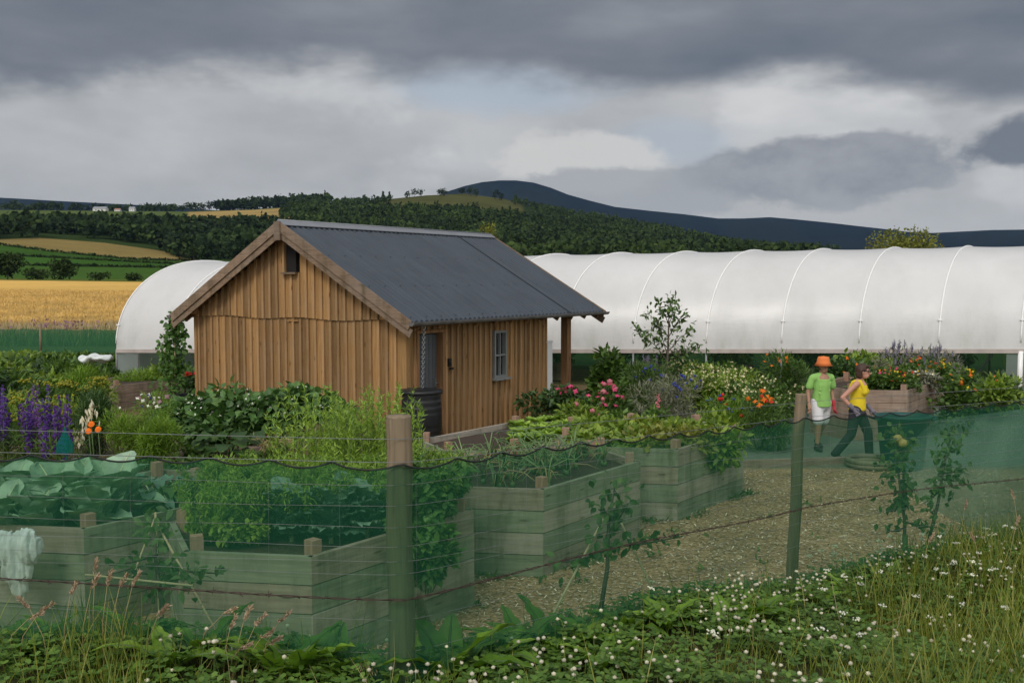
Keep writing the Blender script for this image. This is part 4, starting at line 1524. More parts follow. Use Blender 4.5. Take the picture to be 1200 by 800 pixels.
for z_, nm, r_ in ((2.348, 'wire', .0014), (2.252, 'wire', .0014)):
    mb = MB()
    P = [(*foff(u, .085)[:2], z_ + fpt(u)[2] + .006 * math.sin(q * .02)) for q, u in enumerate(samples_u)]
    mb.tube(P[::4], r_, 5); mb.build(nm, M['galv'], fence)
mb = MB()
for z_ in (2.152, 2.06, 1.972, 1.894, 1.826, 1.777, 1.58, 1.44):
    P = [(*foff(u, .080)[:2], z_ + fpt(u)[2] + .004 * math.sin(q * .11 + z_ * 50)) for q, u in enumerate(samples_u)]
    mb.tube(P[::4], .0008, 4)
for q in range(0, len(samples_u), 10):
    x_, y_, s_ = foff(samples_u[q], .081)
    mb.tube([(x_, y_, 2.152 + s_), (x_ + .004 * math.sin(q), y_, 1.8 + s_), (x_, y_, 1.44 + s_)], .0003, 3)
mb.build('wire_mesh', M['galv'], fence)
# barbed strand: two twisted wires with barbs
mb = MB()
for ph in (0, PI):
    P = []
    for q, u in enumerate(samples_u):
        x_, y_, s_ = foff(u, .10)
        zz = 1.688 + s_ + (.05 * max(0, 1.6 - u) if u < 1.6 else 0) - .012 * math.sin(arc[q] * 2.2)
        P.append((x_, y_ + .0035 * math.sin(q * .9 + ph), zz + .0035 * math.cos(q * .9 + ph)))
    mb.tube(P, .0022, 4)
for q in range(4, len(samples_u) - 1, 4):
    p_ = np.array(P[q])
    for s_ in (-1, 1):
        d_ = rvec(1)[0] * .016
        mb.tube([p_ - d_, p_ + d_], .0014, 3)
mb.build('barbed_wire', M['barb'], fence)
# netting
cols_ = []
NR = 16
for q, u in enumerate(samples_u):
    x_, y_, s_ = foff(u, .068)
    zt = NETTOP + s_ - scallop(arc[q])
    zb = gz(x_, y_ + .05) - .02
    for r_ in range(NR + 1):
        f = r_ / NR
        off = .012 * math.sin(arc[q] * 24) * (1 - f) + .02 * math.sin(arc[q] * 5 + f * 4) * f
        cols_.append((x_, y_ + off, zt + (zb - zt) * f))
nx = NR + 1
i = np.arange(len(samples_u) - 1)[:, None] * nx
j = np.arange(NR)[None]
Q = np.stack([i + j, i + nx + j, i + nx + j + 1, i + j + 1], -1).reshape(-1, 4)
MB().add(cols_, Q, 0, True).build('netting', M['net'], fence)
mb = MB()
mb.tube([(*foff(u, .072)[:2], NETTOP + fpt(u)[2] - scallop(arc[q])) for q, u in enumerate(samples_u)], .0042, 6)
mb.build('top_cord', M['cord'], fence)

# loose second length of netting sagging behind the fence
mb = MB()
NU, NVv = 40, 26
V = []
for a_ in range(NU + 1):
    f = a_ / NU
    for b2 in range(NVv + 1):
        g = b2 / NVv
        px_ = 1096 + 175 * f - 40 * math.sin(PI * g * .9) * (1 - f) ** 2 * 1.0
        y0 = 492 - 22 * f
        y1 = 590 + 38 * math.sin(min(f * 2.2, 1) * PI * .5) - 12 * f
        py_ = y0 + (y1 - y0) * g
        Yd = 8.9 - 1.0 * f + .25 * math.sin(g * 3.5 + f * 4) + .06 * math.sin(f * 23 + g * 5)
        V.append(at(px_, py_, Yd))
nx = NVv + 1
i = np.arange(NU)[:, None] * nx
j = np.arange(NVv)[None]
mb.add(V, np.stack([i + j, i + nx + j, i + nx + j + 1, i + j + 1], -1).reshape(-1, 4), 0, True)
tag(mb.build('loose_netting', M['net_pale']), 'loose pale green netting bundled behind the fence over the grey path', 'netting')

# far boundary fence with its green net
bf = thing('boundary_fence', (-21, 41, 0), 'green netted boundary fence between the garden and the golden field', 'fence')
P0, P1 = np.array([-34.0, 42.5]), np.array([-12.5, 39.8])
for q in range(7):
    p_ = P0 + (P1 - P0) * q / 6 + [.35, 0]
    mb = MB(); mb.tube([(p_[0], p_[1] - .06, -.1), (p_[0] + .02, p_[1] - .06, 1.18)], .055, 8); mb.build('post', M['fpost'], bf)
V = []
for q in range(81):
    p_ = P0 + (P1 - P0) * q / 80
    V += [(p_[0], p_[1] + .03 * math.sin(q), .98 - .05 * abs(math.sin(q * .6)) - .12 * (1 - q / 80) * 0), (p_[0], p_[1] + .02 * math.sin(q * 1.7), .0)]
ii = np.arange(80) * 2
MB().add(V, np.stack([ii, ii + 1, ii + 3, ii + 2], 1), 0, True).build('netting', M['net_far'], bf)

# ------------------------------------------------------------------ canes, twigs, teal bits, fleece


def cane(pts, r_, label, grp=None):
    mb = MB(); mb.tube(pts, r_, 7)
    for p_ in pts[1:-1]: mb.ell(p_, (r_ * 1.3,) * 3, 6, 4)
    return tag(mb.build('bamboo_cane', M['bamboo']), label, 'cane', grp)


def L3(a, b_, n=5):
    a, b_ = np.array(a), np.array(b_)
    return [a + (b_ - a) * q / (n - 1) for q in range(n)]


cane(L3(at(181, 608, 5.3), at(256, 744, 4.9)), .006, 'pale cane sloping from the bound top down toward the gatepost')
cane(L3(at(181, 608, 5.3), at(150, 690, 5.1)), .005, 'thin cane on the short side of the cane tripod')
cane(L3(at(182, 600, 5.3), at(188, 762, 5.0)), .006, 'upright cane in the middle of the cane tripod')
cane(L3(at(100, 673, 4.9), at(226, 686, 4.8)), .006, 'pale cane lying level along the barbed wire')
cane(L3(at(150, 745, 4.75), at(232, 762, 4.65)), .006, 'pale cane lying low among the weeds')
cane(L3(at(707, 608, 5.55), at(641, 733, 5.0)), .007, 'pale bamboo cane bracing the espalier apple, open to the gatepost')
cane(L3(at(722, 600, 5.6), at(778, 718, 5.35)), .006, 'dark thin cane propping the espalier apple on the chip yard side')
FLEECE_AT = True
p = atz(1057, 549, 0)
t = thing('teal_tub', p, 'large dark teal plastic tub standing beside the walking women', 'tub')
mb = MB()
mb.lathe([(0, p[2]), (.30, p[2]), (.32, .04), (.40, .80), (.44, .82), (.44, .86), (.40, .86), (.38, .8), (.31, .10), (0, .10)], (p[0], p[1], 0), 4 * 8, sq=(1.0, .8)); mb.build('tub_body', M['teal'], t)
mb = MB()
for s_ in (-1, 1):
    mb.tube([(p[0] + s_ * .40, p[1] - .12, .79), (p[0] + s_ * .50, p[1] - .1, .82), (p[0] + s_ * .50, p[1] + .1, .82), (p[0] + s_ * .40, p[1] + .12, .79)], .02, 6)
mb.build('handle', M['teal'], t)
p = atz(1020, 543, .06)
mb = MB(); an = np.linspace(0, 2 * PI, 29)
for z_, r_ in ((.06, .34), (.12, .35)):
    mb.tube([(p[0] + r_ * math.cos(v), p[1] + r_ * math.sin(v), z_) for v in an], .045, 8)
tag(mb.build('planter_rim', M['plank']), 'low pale round planter rim on the path by the woman in yellow', 'planter')
p = at(76, 516, 11.8)
mb = MB()
mb.lathe([(.11, -.15), (.10, -.04), (.05, .05), (.015, .12), (.012, .15)], p, 14, sq=(1, .6)); mb.tube([(p[0], p[1], .3), (p[0] + .01, p[1], p[2] + .16)], .010, 6)
tag(mb.build('net_bundle', M['tealnet']), 'gathered teal netting tied on a stick beside the larkspur', 'netting')
mb = MB()
P = [at(225 + 55 * q / 14, 572 + 5 * math.sin(q * 1.3), 9.2 + .3 * q / 14) for q in range(15)]
V = []
for q, p_ in enumerate(P):
    V += [p_, (p_[0], p_[1] + .02, p_[2] - .04 - .03 * abs(math.sin(q)))]
ii = np.arange(14) * 2
mb.add(V, np.stack([ii, ii + 1, ii + 3, ii + 2], 1), 0, True)
tag(mb.build('net_strip', M['tealnet']), 'bright turquoise scrap of netting lying on the leafy crop', 'netting')

# ------------------------------------------------------------------ people
SK = flat('skin', (.36, .20, .13), .55, var=.08)
SKF = flat('skin_flushed', (.50, .26, .19), .55, var=.08)
TEE = flat('lime_tee', (.26, .50, .13), .85, var=.08, nscale=10, bmp=.2)
SHO = flat('white_shorts', (.66, .66, .68), .85, var=.08, nscale=8, bmp=.2)
YEL = flat('yellow_vest', (.68, .52, .02), .85, var=.08, nscale=10, bmp=.2)
NAV = flat('navy_trousers', (.022, .026, .035), .85, var=.3, nscale=12, bmp=.2)
ORG = flat('orange_hat', (.70, .19, .05), .85, var=.08)
HAIR = flat('brown_hair', (.055, .028, .018), .6, var=.4, nscale=40)
GLV = flat('grey_glove', (.16, .15, .19), .9, var=.3)
RGL = flat('red_glove', (.45, .05, .06), .9, var=.2)
SHOE = flat('dark_shoe', (.03, .03, .03), .7)


def fuse(mb, name, mat, parent, vox, smooth=4):
    me = mb.mesh(name, mat)
    o = bpy.data.objects.new(name, me); C.objects.link(o)
    r_ = o.modifiers.new('r', 'REMESH'); r_.mode = 'VOXEL'; r_.voxel_size = vox; r_.use_smooth_shade = True
    s_ = o.modifiers.new('s', 'SMOOTH'); s_.factor = .5; s_.iterations = smooth
    bpy.context.view_layer.update()
    dg = bpy.context.evaluated_depsgraph_get()
    me2 = bpy.data.meshes.new_from_object(o.evaluated_get(dg))
    me2.materials.clear(); me2.materials.append(mat)
    o.modifiers.clear()
    o.data = me2
    o.parent = parent
    return o


def hand(mb, w_, d_, side, k=1.0):
    """palm and five fingers hanging along d_ from the wrist w_"""
    w_, d_ = np.array(w_), unit(np.array(d_))
    sx = unit(np.cross(d_, np.array([side, 0.0, 0.05])))
    nrm = unit(np.cross(sx, d_))
    mb.cap(w_, w_ + d_ * .085, .026, .034)
    for q, (o_, l_) in enumerate(((-.03, .062), (-.010, .075), (.010, .07), (.03, .055))):
        a = w_ + d_ * .09 + sx * o_
        b_ = a + d_ * l_ * .55 + nrm * .008
        mb.cap(a, b_, .0105, .0095, 8); mb.cap(b_, b_ + d_ * l_ * .4 + nrm * .022, .0095, .008, 8)
    a = w_ + d_ * .03 - sx * .03
    b_ = a + d_ * .035 - sx * .025 + nrm * .01
    mb.cap(a, b_, .012, .011, 8); mb.cap(b_, b_ + d_ * .03 + nrm * .012, .011, .009, 8)


def head(mb, c, fwd=(0, -1, 0)):
    c = np.array(c); f = unit(np.array(fwd, float)); s_ = np.cross(f, [0, 0, 1.0])
    Mx = Matrix((tuple(s_), tuple(-f), (0, 0, 1))).transposed()
    mb.ell(c + [0, 0, .01], (.072, .092, .105), 16, 12, Mx)
    mb.ell(c + f * .03 - [0, 0, .06], (.052, .06, .058), 14, 10, Mx)
    mb.cap(c + f * .088 + [0, 0, .012], c + f * .108 - [0, 0, .028], .010, .016, 8)
    for q in (-1, 1):
        mb.ell(c + s_ * q * .075 - [0, 0, .01], (.012, .02, .03), 8, 6, Mx)
        mb.ell(c + f * .082 + s_ * q * .03 + [0, 0, .012], (.016, .010, .010), 8, 6, Mx)
    mb.ell(c + f * .088 - [0, 0, .058], (.026, .012, .008), 8, 6, Mx)
    return f, s_, Mx


def face_bits(c, f, s_, Mx, parent):
    c = np.array(c)
    mb = MB()
    for q in (-1, 1): mb.ell(c + f * .090 + s_ * q * .03 + [0, 0, .012], (.012, .005, .007), 8, 6, Mx)
    mb.build('eye', flat('eye', (.03, .02, .02), .3), parent)
    mb = MB(); mb.ell(c + f * .098 - [0, 0, .058], (.024, .006, .007), 8, 6, Mx)
    mb.build('mouth', flat('lips', (.33, .12, .10), .5), parent)


mb = MB()
mb.ell(at(6, 643, 8.0), (.15, .08, .15), 16, 12); mb.ell(at(30, 641, 8.0), (.13, .08, .15), 16, 12); mb.ell(at(-14, 650, 8.0), (.13, .08, .15), 16, 12)
mb.ell(at(20, 664, 8.0), (.13, .07, .17), 16, 12); mb.ell(at(23, 682, 8.0), (.065, .05, .13), 12, 10)
fl = fuse(mb, 'fleece', M['fleece'], None, .010, 1)
from mathutils import noise as mn
vv = np.array([v.co[:] for v in fl.data.vertices]); nn_ = np.array([v.normal[:] for v in fl.data.vertices])
dd_ = np.array([abs(mn.noise(Vector((v[0] * 22, v[1] * 9, v[2] * 2.2)))) + .5 * abs(mn.noise(Vector((v[0] * 40, v[1] * 20, v[2] * 7 + 7)))) for v in vv])
vv = vv + nn_ * (.02 - .055 * dd_)[:, None]
off_ = np.array([vv[:, 0].mean(), vv[:, 1].mean(), vv[:, 2].min()])
fl.data.vertices.foreach_set('co', (vv - off_).astype(np.float32).ravel()); fl.location = off_
fl.data.update()
tag(fl, 'crumpled white fleece bag hanging over the corner of the cabbage bed', 'fleece')

# --- woman in lime tee and orange hat, walking toward the camera
pa = thing('person', (0, 0, 0), 'person in lime green tee, white shorts and orange sun hat', 'person', None)
hipz = .84
mb = MB()
J = dict(hl=(.085, 0, hipz), hr=(-.085, 0, hipz), kl=(.095, .06, .46), kr=(-.10, -.10, .47), al=(.10, .26, .13), ar=(-.11, -.08, .08))
mb.cap((0, 0, .86), (0, -.01, 1.08), .135, .12, 14); mb.cap((0, -.01, 1.08), (0, -.02, 1.24), .12, .135, 14)
mb.chain([(-.15, -.01, 1.29), (0, -.02, 1.31), (.15, -.01, 1.29)], [.055, .07, .055])
mb.chain([(0, -.01, 1.30), (0, -.03, 1.42)], [.058, .05])
for s_ in 'lr':
    mb.chain([J['h' + s_], J['k' + s_], J['a' + s_]], [.088, .056, .036])
    k_, a_ = np.array(J['k' + s_]), np.array(J['a' + s_])
    mb.cap(k_ + (a_ - k_) * .15 + [0, .02, 0], k_ + (a_ - k_) * .5 + [0, .02, 0], .05, .045)
arms = {'l': [(.185, -.01, 1.275), (.225, .03, 1.03), (.225, -.04, .80)], 'r': [(-.185, -.01, 1.275), (-.245, .02, 1.03), (-.26, -.05, .82)]}
for s_, A_ in arms.items():
    mb.chain(A_, [.046, .036, .026])
    if s_ == 'r': hand(mb, A_[2], np.array(A_[2]) - np.array(A_[1]), -1)
hc = (0.0, -.055, 1.485)
f_, s2, Mx = head(mb, hc, (.05, -1, -.18))
body = fuse(mb, 'body', SK, pa, .0075)
face_bits(hc, f_, s2, Mx, pa)
mb = MB(); hand(mb, arms['l'][2], np.array(arms['l'][2]) - np.array(arms['l'][1]), 1); mb.cap(arms['l'][2], np.array(arms['l'][2]) + [0, .01, .06], .036, .04)
fuse(mb, 'glove', RGL, pa, .006, 2)
mb = MB()
mb.tube([(0, .0, .775), (0, 0, .90), (0, -.01, 1.06), (0, -.015, 1.16), (0, -.02, 1.27)], [.175, .162, .148, .15, .135], 18)
mb.chain([(-.165, -.01, 1.275), (0, -.02, 1.30), (.165, -.01, 1.275)], [.075, .085, .075])
for s_, q in (('l', 1), ('r', -1)): mb.cap(arms[s_][0], np.array(arms[s_][0]) + [q * .04, .02, -.15], .060, .066)
for q in range(7): mb.cap((.10 * math.sin(q * 2.2), -.13, .82 + .05 * q), (.12 * math.sin(q * 2.2 + .7), -.135, .92 + .05 * q), .012, .01)
tee = fuse(mb, 'tee_shirt', TEE, pa, .012, 4)
mb = MB()
mb.cap((0, 0, .80), (0, 0, .88), .145, .145, 16)
for s_ in 'lr':
    h_, k_ = np.array(J['h' + s_]), np.array(J['k' + s_])
    mb.cap(h_, h_ + (k_ - h_) * .82, .108, .098, 14)
fuse(mb, 'shorts', SHO, pa, .012, 3)
for s_ in 'lr':
    a_ = np.array(J['a' + s_]); tilt = .05 if s_ == 'l' else 0
    mb = MB(); mb.cap(a_ + [0, .03, -.035 + tilt * .3], a_ + [0, -.13, -.045 - tilt], .042, .036); mb.cap(a_ + [0, 0, -.02], a_ + [0, .0, .05], .045, .042)
    fuse(mb, 'shoe', SHOE, pa, .01, 2)
mb = MB()
mb.lathe([(.105, .0), (.15, -.05), (.16, -.055), (.112, .012), (.105, .06), (.09, .10), (.0, .115)], (hc[0], hc[1] + .005, hc[2] + .062), 24, sq=(.95, 1.08))
mb.build('sun_hat', ORG, pa)
mb = MB(); mb.ell((hc[0], hc[1] + .02, hc[2] + .01), (.082, .09, .10)); mb.build('hair', HAIR, pa)
p = atz(961, 527, 0)
pa.location = (p[0], p[1], 0.0); pa.rotation_euler = (0, 0, R(14))

# --- woman in yellow vest top striding across
pb = thing('person', (0, 0, 0), 'person striding past in yellow vest top, sunglasses and dark trousers', 'person', None)
mb = MB()
J = dict(hl=(.08, -.01, .85), hr=(-.08, .01, .85), kl=(.08, -.17, .47), kr=(-.09, .07, .45), al=(.08, -.20, .08), ar=(-.09, .31, .12))
mb.cap((0, 0, .88), (0, -.01, 1.06), .13, .112, 14); mb.cap((0, -.01, 1.06), (0, -.03, 1.23), .112, .125, 14)
for q in (-1, 1): mb.ell((q * .065, -.115, 1.16), (.065, .055, .06))
mb.chain([(-.14, -.01, 1.29), (0, -.02, 1.31), (.14, -.01, 1.29)], [.052, .065, .052])
mb.chain([(0, -.01, 1.30), (0, -.045, 1.42)], [.055, .047])
for s_ in 'lr': mb.chain([J['h' + s_], J['k' + s_], J['a' + s_]], [.09, .058, .037])
arms = {'r': [(-.18, 0, 1.28), (-.26, .19, 1.07), (-.21, .04, .90)], 'l': [(.175, -.01, 1.28), (.225, -.02, 1.03), (.20, -.17, .87)]}
for A_ in arms.values(): mb.chain(A_, [.047, .037, .027])
hc = (0, -.085, 1.49)
f_, s2, Mx = head(mb, hc, (.02, -1, -.06))
fuse(mb, 'body', SKF, pb, .0075)
face_bits(hc, f_, s2, Mx, pb)
for s_, q in (('r', -1), ('l', 1)):
    mb = MB(); d_ = np.array(arms[s_][2]) - np.array(arms[s_][1]); hand(mb, arms[s_][2], d_, q); mb.cap(arms[s_][2], np.array(arms[s_][2]) - unit(d_) * .06, .036, .042)
    fuse(mb, 'glove', GLV, pb, .006, 2)
mb = MB()
mb.cap((0, 0, .88), (0, -.01, 1.05), .145, .125, 16); mb.cap((0, -.01, 1.05), (0, -.03, 1.20), .125, .138, 16)
for q in (-1, 1):
    mb.ell((q * .065, -.118, 1.16), (.07, .06, .065))
    mb.chain([(q * .10, -.115, 1.2), (q * .105, -.06, 1.335), (q * .10, .06, 1.32), (q * .09, .10, 1.2)], [.035, .026, .026, .035])
fuse(mb, 'vest_top', YEL, pb, .0115, 3)
mb = MB()
mb.cap((0, 0, .83), (0, 0, .90), .138, .135, 16)
for s_ in 'lr': mb.chain([J['h' + s_], J['k' + s_], J['a' + s_]], [.105, .075, .068], 14)
fuse(mb, 'trousers', NAV, pb, .012, 3)
for s_ in 'lr':
    a_ = np.array(J['a' + s_]); t_ = .06 if s_ == 'r' else 0
    mb = MB(); mb.cap(a_ + [0, .04, -.035 + t_ * .4], a_ + [0, -.13, -.045 - t_], .044, .038)
    fuse(mb, 'shoe', SHOE, pb, .01, 2)
mb = MB()
hcv = np.array(hc)
mb.ell(hcv + [0, .025, .035], (.092, .105, .10), 16, 12)
mb.ell(hcv + [0, .055, -.04], (.088, .07, .10), 14, 10)
for q in (-1, 1): mb.cap(hcv + [q * .08, .02, .02], hcv + [q * .078, .03, -.09], .026, .02)
mb.cap(hcv + [-.05, -.075, .09], hcv + [.05, -.075, .09], .022, .022)
fuse(mb, 'hair', HAIR, pb, .01, 2)
mb = MB()
for q in (-1, 1):
    mb.ell(hcv + [q * .034, -.098, .014], (.03, .014, .02)); mb.bar(hcv + [q * .062, -.09, .02], hcv + [q * .08, .01, .018], .006, .01)
mb.bar(hcv + [-.02, -.105, .02], hcv + [.02, -.105, .02], .008, .008)
mb.build('sunglasses', M['glass'], pb)
p = atz(1003, 540, 0)
pb.location = (p[0], p[1], 0.0); pb.rotation_euler = (0, 0, R(62))

# ------------------------------------------------------------------ planting
RG = (M['rib'])
M['leaf_onion'] = leafmat('leaf_onion', G((.05, .11, .05), (.08, .155, .07), (.13, .21, .10)), .1)


def newplant(name, label, cat='plant', group=None, loc=(0, 0, 0)):
    return thing(name, loc, label, cat, group)


def bush(name, label, loc, rad, n, L, W, mat, flowers=None, group=None, lobes=9, rows=LEAF, up=.35, stem='stem', cat='plant', fold=0, bend=.25, zc=.55):
    """a bushy plant: foliage and stems as parts, blossom as a part"""
    loc = np.array(loc, float)
    t = newplant(name, label, cat, group, tuple(loc))
    c = loc + [0, 0, rad[2] * zc * 2 * .95]
    mb = MB()
    P, p = cloud(mb, c, rad, n, L, W, 0, lobes, up, rows, .35, bend, .48, fold)
    # fill-in low leaves so the plant meets the ground
    m_ = n // 4
    a = rng.uniform(0, 2 * PI, m_); r_ = np.sqrt(rng.random(m_)) * .8
    Q = loc + np.stack([rad[0] * r_ * np.cos(a), rad[1] * r_ * np.sin(a), rng.uniform(0, rad[2] * .9, m_)], 1)
    leaves(mb, Q, rvec(m_) * .8 + [0, 0, .6], rvec(m_) * .6 + [0, 0, 1], L * rng.uniform(.6, 1.2, m_), W * rng.uniform(.7, 1.2, m_), rows, bend, fold)
    mb.build('foliage', M[mat], t)
    mb = MB()
    for q in range(7):
        e = P[rng.integers(len(P))]
        b_ = loc + [random.uniform(-.2, .2) * rad[0], random.uniform(-.2, .2) * rad[1], -.03]
        mb.tube([b_, (b_ + e) / 2 + [0, 0, .05 * rad[2]], e], [.012, .009, .004], 5)
    mb.build('stem', M[stem], t)
    for fl_ in (flowers or []):
        fm, cnt, fr, kind = fl_
        k = np.argsort(-(p[:, 2] * .8 - p[:, 1] * .55 + rng.normal(size=len(p)) * .25))[:cnt]
        A = P[k] + [0, -.02, .04] + rvec(len(k)) * .03
        mb = MB()
        if kind == 'daisy':
            discs(mb, A, rvec(len(k)) * .5 + [0, -.6, .6], fr * rng.uniform(.7, 1.2, len(k)), 0, 8, .25, True)
        elif kind == 'umbel':
            for a_ in A:
                q = 14
                e = a_ + rng.normal(size=(q, 3)) * [fr, fr, fr * .18] + [0, 0, .06]
                balls(mb, e, fr * .28)
        elif kind == 'spike':
            for a_ in A:
                q = 20
                h_ = np.linspace(0, fr * 7, q)
                e = a_ + np.stack([rng.normal(size=q) * fr * .5, rng.normal(size=q) * fr * .5, h_], 1)
                balls(mb, e, fr * (.75 - .45 * h_ / h_[-1]))
        else:
            balls(mb, A, fr * rng.uniform(.7, 1.2, len(k)))
        mb.build('blossom', M['f_' + fm], t)
    return t


def gp(px, py, z=.46):
    return atz(px, py, z)


def bp(px, Y, z):                                   # at pixel column, depth, height
    return ((px - 600) / F * Y, Y, z)


# potatoes in the low bed by the gable
for k, (px_, Y, s_) in enumerate([(210, 15.4, .85), (245, 14.9, 1.0), (285, 15.0, 1.05), (325, 15.3, 1.1), (365, 15.9, 1.05), (265, 15.9, 1.0), (310, 16.3, 1.05), (385, 15.3, .8)]):
    bush('potato_plant', 'bushy dark potato plant with white blossom in front of the shed gable', bp(px_, Y, .42), (.62 * s_, .58 * s_, .44 * s_), 620, .15, .10, 'leaf_potato',
         [('white', 12, .028, 'daisy')], 'potato plants by the shed gable', 10, up=-.1, fold=.12)
t = newplant('courgette_plant', 'plant with broad glossy leaves spilling over the potato bed edge', 'plant', None, bp(268, 14.35, .4))
mb = MB(); ms = MB()
for q in range(16):
    a = rng.uniform(0, 2 * PI); b_ = np.array(bp(268, 14.35, .4)); e = b_ + [.42 * math.cos(a) * rng.uniform(.4, 1.1), .25 * math.sin(a) - .05, rng.uniform(.05, .42)]
    ms.tube([b_, (b_ + e) / 2 + [0, 0, .08], e], [.01, .008, .006], 5)
    bigleaf(mb, e, [math.cos(a), math.sin(a) - .3, .1], [0, -.3, 1], .27, .25, .5, .15, .05, res=(8, 7))
mb.build('leaf', M['leaf_dark'], t); ms.build('stem', M['stem'], t)

# feathery fennel mound, larkspur, orange marigolds, dill
for k, (px_, Y, r_, z_, lab) in enumerate([(158, 13.6, .52, .5, 'rounded mound of feathery bright green cosmos foliage with white flowers'),
                                          (108, 13.9, .36, .6, 'dark feathery fennel bush behind the dried white flower spire'),
                                          (182, 13.3, .34, .35, 'small feathery green bush at the corner of the larkspur bed')]):
    bush('fennel_bush', lab, bp(px_, Y, .44), (r_, r_, z_), 3800, .10, .010, 'leaf_feather' if k != 1 else 'leaf_dark',
         [('white', 12, .03, 'daisy'), ('blue', 5, .02, 'ball'), ('hempink', 3, .04, 'daisy')] if k == 0 else None, None, 12, BLADE, .5, fold=0)
for k in range(8):
    px_ = -8 + k * 11.5 + random.uniform(-3, 3); Y = 12.6 + random.uniform(-.5, .7)
    loc = bp(px_, Y, .44)
    t = newplant('larkspur', 'larkspur with tall purple and violet flower spikes above the netting', 'flower', 'larkspur clump in the low bed', loc)
    ms, mf, ml = MB(), MB(), MB()
    for q in range(4):
        b_ = np.array(loc) + [random.uniform(-.12, .12), random.uniform(-.12, .12), 0]
        h_ = random.uniform(.75, 1.18)
        tip = b_ + [random.uniform(-.06, .06), random.uniform(-.05, .05), h_]
        ms.tube([b_, (b_ + tip) / 2, tip], [.008, .006, .003], 5)
        n_ = 46
        tt = np.linspace(.42, 1, n_)
        P = b_ + (tip - b_) * tt[:, None] + rvec(n_) * (.034 * (1.15 - tt) + .012)[:, None]
        discs(mf, P, rvec(n_) * .6 + [0, -.7, .1], .024 * (1.35 - tt * .7), 0 if (q + k) % 3 else 1, 6, .3)
    n_ = 240
    P = np.array(loc) + rng.uniform(-.2, .2, (n_, 3)) * [1, 1, 0] + np.stack([np.zeros(n_), np.zeros(n_), rng.uniform(0, .6, n_)], 1)
    leaves(ml, P, rvec(n_) * .8 + [0, 0, .5], rvec(n_), .11, .012, BLADE, .2)
    ms.build('stem', M['stem'], t); ml.build('foliage', M['leaf_mid'], t)
    mf.build('blossom', [M['f_purple'], M['f_violet']], t)
loc = bp(84, 12.9, .44)
t = newplant('white_spire', 'drooping white dried flower spire beside the larkspur', 'flower', None, loc)
mb = MB(); P = [np.array(loc) + [.02 * q - .05 + .008 * q * q * .2, -.02, .1 * q + .1] for q in range(9)]; P.append(P[-1] + [.1, 0, .0]); mb.tube(P, .009, 5); mb.build('stem', M['twig'], t)
mb = MB()
A = np.concatenate([np.array(P[4:])[rng.integers(0, len(P) - 4, 60)] + rng.normal(size=(60, 3)) * [.03, .03, .06]])
leaves(mb, A, rvec(60) * .4 + [0, 0, -1], rvec(60), .09, .035, LANCE, .2); mb.build('blossom', M['f_clov'], t)
for k, (px_, py_) in enumerate([(104, 505), (115, 503), (107, 497)]):
    b_ = bp(px_, 12.2, .44)
    t = newplant('marigold', 'orange marigold flower head among the feathery foliage', 'flower', 'marigolds beside the larkspur', b_)
    e = np.array(at(px_, py_, 12.2))
    mb = MB(); mb.tube([b_, e], .006, 5); mb.build('stem', M['stem'], t)
    mb = MB(); discs(mb, [e, e + [0, -.004, .012]], np.array([[0, -.8, .6], [.1, -.9, .4]]), [.040, .03], 0, 12, .4, False); mb.build('blossom', M['f_orange'], t)
for k, (px_, Y, h_) in enumerate([(8, 16.5, .9), (35, 17.2, 1.0), (62, 16.2, .85), (28, 15.2, .75), (-14, 15.6, .9), (85, 18.5, .8), (105, 19.5, .8)]):
    bush('dill_plant', 'leafy dill plant with flat yellow flower umbels behind the larkspur', bp(px_, Y, .2), (.62, .5, h_ * .5), 900, .14, .035, 'leaf_mid' if k % 2 else 'leaf_light',
         [('umbel', 5, .09, 'umbel')], 'dill plants behind the larkspur', 9, BLADE, .5)
lefts = [(4, 21, 1.15, .95, 'leaf_mid', 'tall leafy shrub at the far corner of the garden by the boundary net'), (40, 22, 1.0, .75, 'leaf_light', 'pale green shrub behind the yellow dill'),
         (72, 25, 1.1, .62, 'leaf_mid', 'mid green shrub standing behind the yellow dill clump'), (120, 26, 1.0, .5, 'leaf_dark', 'dark shrub dotted white in front of the clear tunnel panel'),
         (150, 24.5, .9, .45, 'leaf_feather', 'soft feathery green shrub beside the weathered plank bed'), (180, 25.0, .95, .5, 'leaf_light', 'pale leafy crop filling the weathered plank bed'),
         (208, 24.6, .7, .55, 'leaf_mid', 'low leafy crop at the shed end of the weathered plank bed'), (95, 22.5, .8, .6, 'leaf_feather', 'bright soft shrub growing over the plank bed end'),
         (-25, 19, 1.2, 1.0, 'leaf_dark', 'dark shrub at the garden edge past the larkspur'), (20, 33, 1.8, .34, 'leaf_light', 'broad pale shrub in front of the boundary net post'), (75, 34, 1.9, .3, 'leaf_mid', 'low mid green shrub against the boundary net'), (118, 33, 1.3, .3, 'leaf_mid', 'low shrub between the boundary net and the tunnel end'), (50, 29, 1.5, .5, 'leaf_dark', 'dark low shrub halfway to the boundary net')]
for px_, Y, r_, h_, mt, lab in [(a_, b_, c_, d_ * .74, e_, f_) for a_, b_, c_, d_, e_, f_ in lefts]:
    bush('shrub', lab, bp(px_, Y, .05), (r_, r_ * .8, h_), 1000 if 'feather' not in mt else 2600, .16 if 'feather' not in mt else .16, .08 if 'feather' not in mt else .016, mt,
         [('white', 10, .05, 'daisy')] if 'white' in lab else None, None, 10, LEAF if 'feather' not in mt else BLADE, .4, 'twig')
mb = MB()
for px_, r_ in ((101, .22), (108, .30), (116, .26), (122, .18)):
    q_ = bp(px_, 25.0, .98 + .05 * random.random()); mb.ell(q_, (r_, .3, .075), 14, 8)
o = fuse(mb, 'row_cover', M['fleece'], None, .03, 2)
